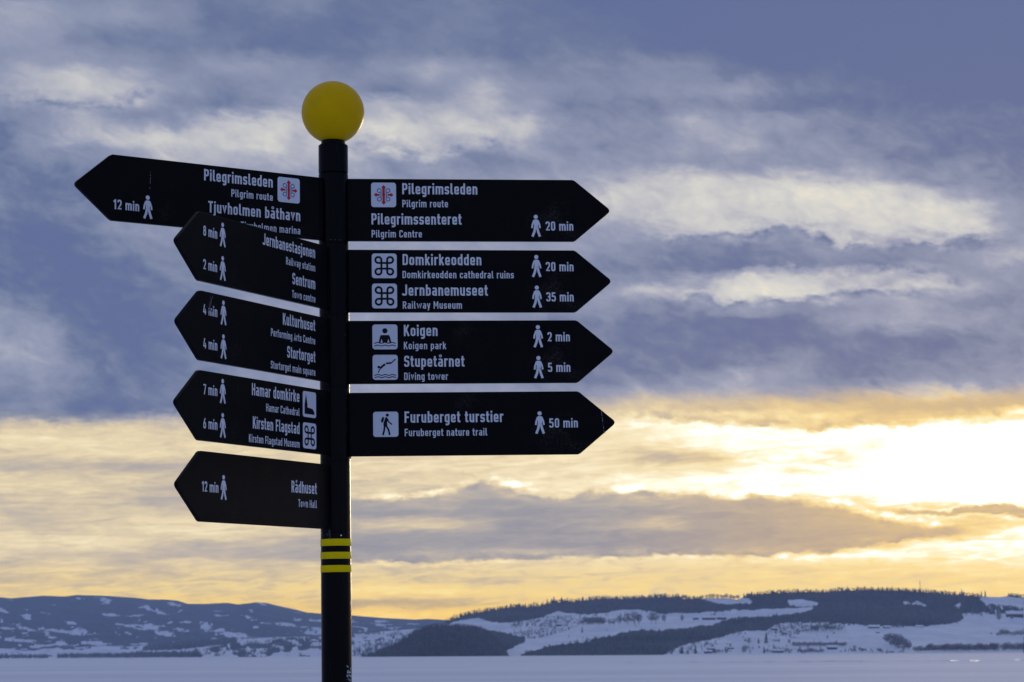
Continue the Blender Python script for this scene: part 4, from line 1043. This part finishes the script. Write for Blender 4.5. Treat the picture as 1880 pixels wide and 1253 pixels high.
def pictogram(kind, x, z, parent, s=.0697):
    round_plate(x, z, s, parent)
    f = Film(.0003); P = lambda V, F: f.put(V, F, x, z, s, s)
    poly = lambda q: ([Vector(v) for v in q], [tuple(range(len(q)))])
    name = 'pictogram_symbol'
    if kind == 'loop':
        a, b, c, r = .385, .615, .265, .12
        for v in (a, b): P(*ribbon([(v, c), (v, 1 - c)], .082)); 
        for v in (a, b): P(*ribbon([(c, v), (1 - c, v)], .082))
        for sx in (0, 1):
            for sy in (0, 1):
                pts = []
                for k in range(19):
                    t = math.radians(270 * k / 18); px, py = c + r * math.cos(t), c - r * math.sin(t)
                    px, py = c + r * math.cos(t), c - r * math.sin(t)
                    pts.append((px, py))
                q = [((1 - u if sx else u), (1 - v if sy else v)) for u, v in pts]
                f.k = 2 + (sx + sy) % 2; P(*ribbon(q, .082))
    elif kind == 'cross':
        f2 = Film(.00026)
        a, b, c, r = .39, .61, .325, .078
        for sx in (0, 1):
            for sy in (0, 1):
                pts = [(a, .5)] + [(c + r * math.cos(math.radians(270 * k / 14)), c - r * math.sin(math.radians(270 * k / 14))) for k in range(15)] + [(.375, .405)]
                pts[1] = (a + .012, c)
                q = [((1 - u if sx else u), (1 - v if sy else v)) for u, v in pts]
                f2.put(*ribbon(q, .04), x, z, s, s)
        f2.build(name, M_TEAL, parent)
        f = Film(.00042)
        arm = [(.45, .52), (.45, .76), (.405, .80), (.50, .905), (.595, .80), (.55, .76), (.55, .52)]
        P(*poly(arm)); P(*poly([(u, 1 - v) for u, v in arm][::-1]))
        ah = [(.655, .46), (.76, .46), (.80, .415), (.895, .50), (.80, .585), (.76, .54), (.655, .54)]
        P(*poly(ah)); P(*poly([(1 - u, v) for u, v in ah][::-1])); P(*poly([(.44, .455), (.56, .455), (.56, .545), (.44, .545)]))
        f.build(name, M_RED, parent); return
    elif kind == 'bather':
        P(*disc(.5, .745, .105)); P(*poly([(.34, .575), (.66, .575), (.69, .54), (.755, .27), (.245, .27), (.31, .54)]))
        wave(f, .262, .018, x, z, s); wave(f, .155, .018, x, z, s)
        f3 = Film(.0005)
        for cx in (.365, .635): f3.put(*poly([(cx - .04, .275), (cx + .04, .275), (cx, .42)]), x, z, s, s)
        f3.build('arm_gap', M_PLATE, parent)
    elif kind == 'diver':
        P(*ribbon([(.215, .28), (.31, .47)], .04)); P(*ribbon([(.30, .46), (.42, .57), (.50, .62)], .085)); P(*ribbon([(.53, .655), (.74, .67)], .07)); P(*ribbon([(.72, .67), (.78, .70), (.91, .83)], .045))
        P(*disc(.245, .51, .055)); wave(f, .195, .018, x, z, s); wave(f, .105, .018, x, z, s)
    elif kind == 'hiker':
        P(*disc(.565, .865, .062)); P(*disc(.375, .68, .052, .125, 20, -.28))
        P(*poly([(.485, .775), (.55, .785), (.59, .70), (.555, .56), (.56, .44), (.41, .42), (.405, .54)]))
        P(*ribbon([(.56, .73), (.62, .59), (.75, .49)], .05)); P(*ribbon([(.46, .46), (.435, .26), (.385, .07)], .075)); P(*ribbon([(.505, .46), (.61, .28), (.655, .07)], .07))
    elif kind == 'church':
        P(*poly([(.13, .12), (.13, .50), (.24, .90), (.35, .50), (.35, .38), (.74, .34), (.87, .22), (.87, .12)]))
    f.build(name, M_SYM, parent)

def board_mesh(sgn, parent):
    """pointed board; sgn=+1 points along +X, -1 along -X"""
    LS, LT, H, r = .6782, .1051, .0880, .010
    a0 = RP - .004
    out = [(a0, -H), (LS - .004, -H), (LS + .003, -H + .003)]
    # rounded tip
    tip = Vector((LS + LT, 0)); dn = Vector((-LT, -H)).normalized(); du = Vector((-LT, H)).normalized()
    s, e = tip + dn * .014, tip + du * .014
    for k in range(9):
        t = k / 8; q = s * (1 - t) ** 2 + tip * (2 * t * (1 - t)) + e * t * t; out.append((q.x, q.y))
    out += [(LS + .003, H - .003), (LS - .004, H), (a0, H)]
    n = len(out); V = []
    e = .0008
    cx = .4
    def ring_(y, ins):
        for x, z in out:
            zz = z - math.copysign(ins, z) if abs(z) > ins else z
            xx = x - ins if x > LS + .01 else x
            V.append((sgn * xx, y, zz))
    ring_(-FT, e); ring_(-FT + e, 0); ring_(FT - e, 0); ring_(FT, e)
    F = []
    for k in range(3):
        for i in range(n):
            j = (i + 1) % n; q = (k * n + i, k * n + j, (k + 1) * n + j, (k + 1) * n + i); F.append(q if sgn > 0 else q[::-1])
    f0 = tuple(range(n)); f1 = tuple(range(3 * n, 4 * n))
    F += [f0[::-1] if sgn > 0 else f0, f1 if sgn > 0 else f1[::-1]]
    return V, F
UP, LO, MID = (.0447, .0078, .0077, .0111, .0284), (-.0415, -.0782, -.0772, -.0759, -.0575), (.0036, -.0337, -.0350, -.0308, -.0133)
def board(side, theta, z, label, rows, smudges=()):
    sgn = 1 if side == 'R' else -1
    V, F = board_mesh(sgn, post)
    b = mesh('arrow_board', V, F, M_BOARD, post)
    me = b.data
    b.matrix_local = Matrix.Translation((0, 0, Z(z))) @ Matrix.Rotation(YAW, 4, 'Z') @ Matrix.Rotation(-theta if sgn > 0 else theta, 4, 'Z')
    b['label'] = label
    # collar that clamps the board to its sleeve
    V2 = []; 
    for dy in (-.0085, .0085):
        for x, zz in ((RP - .002, -.084), (RP + .006, -.084), (RP + .006, .084), (RP - .002, .084)): V2.append((sgn * x, dy, zz))
    mesh('clamp_flange', V2, [(0, 1, 2, 3), (7, 6, 5, 4), (0, 4, 5, 1), (1, 5, 6, 2), (2, 6, 7, 3), (3, 7, 4, 0)], M_BOARD, b)
    for pos, icon, main, mx, sub, sx, tm, tx in rows:
        P = {'u': UP, 'l': LO, 'm': MID}[pos]
        lettering(main, mx[0] / 1000, mx[1] / 1000, P[0], .0315, b)['label'] = 'large white lettering reading ' + main
        if sub: lettering(sub, sx[0] / 1000, sx[1] / 1000, P[1], .0208, b)['label'] = 'small white lettering reading ' + sub
        if icon: pictogram(icon, .1050 if sgn > 0 else -.1812, P[2], b)
        if tm:
            lettering(tm, tx[0] / 1000, tx[1] / 1000, P[4], .0262, b)['label'] = 'white walking time reading ' + tm
            man(.5542 if sgn > 0 else -.5866, P[3], b)
    return b
R1 = board('R', -.1110, 1.2333, 'topmost right-pointing arrow board, Pilegrimsleden and Pilegrimssenteret', [
    ('u', 'cross', 'Pilegrimsleden', (191.7, 404), 'Pilgrim route', (191.5, 320.6), None, None),
    ('l', None, 'Pilegrimssenteret', (104.8, 358), 'Pilgrim Centre', (104.8, 246.3), '20 min', (595, 674.3))])
R2 = board('R', -.1194, 1.0325, 'second right-pointing arrow board, Domkirkeodden and Jernbanemuseet', [
    ('u', 'loop', 'Domkirkeodden', (190.5, 412.8), 'Domkirkeodden cathedral ruins', (190, 503.7), '20 min', (594, 673.6)),
    ('l', 'loop', 'Jernbanemuseet', (190.5, 429.4), 'Railway Museum', (190, 356.5), '35 min', (594, 672.3))])
R3 = board('R', -.1031, .8323, 'third right-pointing arrow board, Koigen and Stupetårnet', [
    ('u', 'bather', 'Koigen', (192, 286.8), 'Koigen park', (191.6, 309.9), '2 min', (594, 658)),
    ('l', 'diver', 'Stupetårnet', (192, 360.6), 'Diving tower', (191.6, 314.3), '5 min', (594, 657.8))])
R4 = board('R', -.0922, .6314, 'lowest right-pointing arrow board, Furuberget turstier', [
    ('m', 'hiker', 'Furuberget turstier', (191.5, 466.4), 'Furuberget nature trail', (191.5, 420.9), '50 min', (594, 675))])
L1 = board('L', .6092, 1.2321, 'topmost and longest-looking left-pointing arrow board, Pilegrimsleden and Tjuvholmen', [
    ('u', 'cross', 'Pilegrimsleden', (-407, -196), 'Pilgrim route', (-324.6, -196), None, None),
    ('l', None, 'Tjuvholmen båthavn', (-394, -110), 'Tjuvholmen marina', (-295.5, -110), '12 min', (-673, -597.4))])
L2 = board('L', 1.1187, 1.0360, 'second left-pointing arrow board, Jernbanestasjonen and Sentrum', [
    ('u', None, 'Jernbanestasjonen', (-379.8, -112), 'Railway station', (-264.3, -112), '8 min', (-662, -598)),
    ('l', None, 'Sentrum', (-232.5, -112), 'Town centre', (-234, -112), '2 min', (-662.5, -598.5))])
L3 = board('L', 1.1223, .8343, 'third left-pointing arrow board with a scraped tip, Kulturhuset and Stortorget', [
    ('u', None, 'Kulturhuset', (-283.6, -114.6), 'Performing Arts Centre', (-343.8, -115), '4 min', (-666, -601)),
    ('l', None, 'Stortorget', (-262, -114.6), 'Stortorget main square', (-345, -115), '4 min', (-665.5, -601))])
L4 = board('L', 1.1182, .6332, 'fourth left-pointing arrow board, Hamar domkirke and Kirsten Flagstad', [
    ('u', 'church', 'Hamar domkirke', (-435.6, -198), 'Hamar Cathedral', (-366.6, -198), '7 min', (-661.7, -597)),
    ('l', 'loop', 'Kirsten Flagstad', (-431.4, -198), 'Kirsten Flagstad Museum', (-450.3, -198), '6 min', (-661.7, -597))])
L5 = board('L', 1.1226, .4306, 'lowest left-pointing arrow board, Rådhuset', [
    ('m', None, 'Rådhuset', (-243.2, -111), 'Town Hall', (-208.1, -111), '12 min', (-673, -596.5))])

# ---- wear: scratches, a scraped patch, frost crumbs
def scratch(bd, strokes, label=None, mat=None, seed=1, name='scratch'):
    r = random.Random(seed); f = Film(.0005)
    for (x0, z0, x1, z1, w, dens) in strokes:
        L = math.hypot(x1 - x0, z1 - z0); n = max(2, int(L / .004))
        for k in range(n):
            if r.random() > dens: continue
            t = k / n; t2 = min(1, t + 1.1 / n); q = w * r.uniform(.3, 1.3); j = r.uniform(-.0004, .0004)
            a = Vector((x0 + (x1 - x0) * t + j, z0 + (z1 - z0) * t)); b = Vector((x0 + (x1 - x0) * t2 + j, z0 + (z1 - z0) * t2))
            V, F = ribbon([tuple(a), tuple(b)], q); f.k = k % 3; f.put(V, F)
    o = f.build(name, mat or M_SCR, bd)
    if label: o['label'] = label
    return o
M_FAINT = pmat('faint_scratch', (.035, .037, .042), .8, .1)[0]
scratch(R4, [(.741, .035, .748, -.03, .0012, .75), (.743, .02, .750, -.035, .0007, .5)], 'long pale scratch across the pointed end', seed=3)
scratch(R1, [(.487, -.02, .489, -.075, .001, .5), (.49, -.04, .492, -.05, .002, .8)], mat=M_FAINT, seed=4)
scratch(R2, [(.30, -.004, .312, -.03, .001, .6), (.302, -.001, .308, -.012, .002, .5)], mat=M_FAINT, seed=5)
scratch(L1, [(-.5645, .062, -.5665, .02, .0012, .5), (-.567, .02, -.5675, .002, .0012, .3)], 'dotted vertical scratch line above the walking figure', seed=6)
scratch(L3, [(-.622, .082, -.644, .036, .004, .65), (-.632, .080, -.640, .045, .002, .7), (-.615, .06, -.628, .040, .0035, .5), (-.626, .05, -.612, .072, .0015, .5)], 'grey scraped patch over the walking time', mat=pmat('scraped_paint', (.10, .10, .115), .8, .1)[0], seed=7)
scratch(L3, [(-.652, .050, -.622, .040, .0042, .8), (-.640, .030, -.626, .045, .003, .7)], mat=M_SYM, seed=8)
scratch(L3, [(-.512, -.002, -.508, -.055, .0015, .6), (-.494, -.03, -.497, -.07, .0015, .5)], mat=M_FAINT, seed=9)
scratch(L4, [(-.50, .08, -.503, .03, .0012, .4)], mat=M_FAINT, seed=10)
scratch(L5, [(-.452, .062, -.450, .035, .0015, .5), (-.452, .055, -.451, .05, .0025, .8)], mat=M_FAINT, seed=11)
def crumbs(name, pts, mat, label, seed=1):
    r = random.Random(seed); V, F = [], []
    for ang, z, s in pts:
        c = Vector((math.cos(ang) * (RP + s * .25), math.sin(ang) * (RP + s * .25), Z(z))); o = len(V)
        for q in ((1, 0, 0), (-1, 0, 0), (0, 1, 0), (0, -1, 0), (0, 0, 1), (0, 0, -1)):
            V.append(tuple(c + Vector(q) * s * r.uniform(.5, 1.1)))
        F += [tuple(o + i for i in f) for f in ((0, 2, 4), (2, 1, 4), (1, 3, 4), (3, 0, 4), (2, 0, 5), (1, 2, 5), (3, 1, 5), (0, 3, 5))]
    o = mesh(name, V, F, mat, post); o['label'] = label
r = random.Random(5)
# angles: 0 = right side of the post, -pi/2 = towards the camera
crumbs('frost_crumbs', [(-.62 + r.uniform(-.22, .22), -.045 - abs(r.gauss(0, .016)) * (1 if k % 3 else -.6), r.uniform(.0006, .0024)) for k in range(46)], M_FROST, 'white frost crumbs stuck low on the right side', 1)
crumbs('dried_drips', [(-2.0 + r.uniform(-.06, .1), .352 - k * .0016, r.uniform(.0005, .0016)) for k in range(22)] + [(-2.1 + r.uniform(-.4, .1), .328 + r.uniform(-.004, .004), .0012) for k in range(8)], M_SCR, 'pale dried drips above the yellow bands', 2)
crumbs('dirt_lump', [(-.02 + r.uniform(-.1, .1), .553 - k * .0012, r.uniform(.0012, .0034)) for k in range(14)], M_TRUNK, 'dark lump of dirt under the lowest right board', 3)
crumbs('paint_chips', [(-1.57 + r.uniform(-.55, .5), 1.1425 + r.uniform(-.001, .001), r.uniform(.0004, .0011)) for k in range(16)] + [(-.75 + r.uniform(-.1, .1), r.uniform(.4, 1.3), .0008) for k in range(14)], M_SCR, 'tiny pale chips along the sleeve joints', 4)
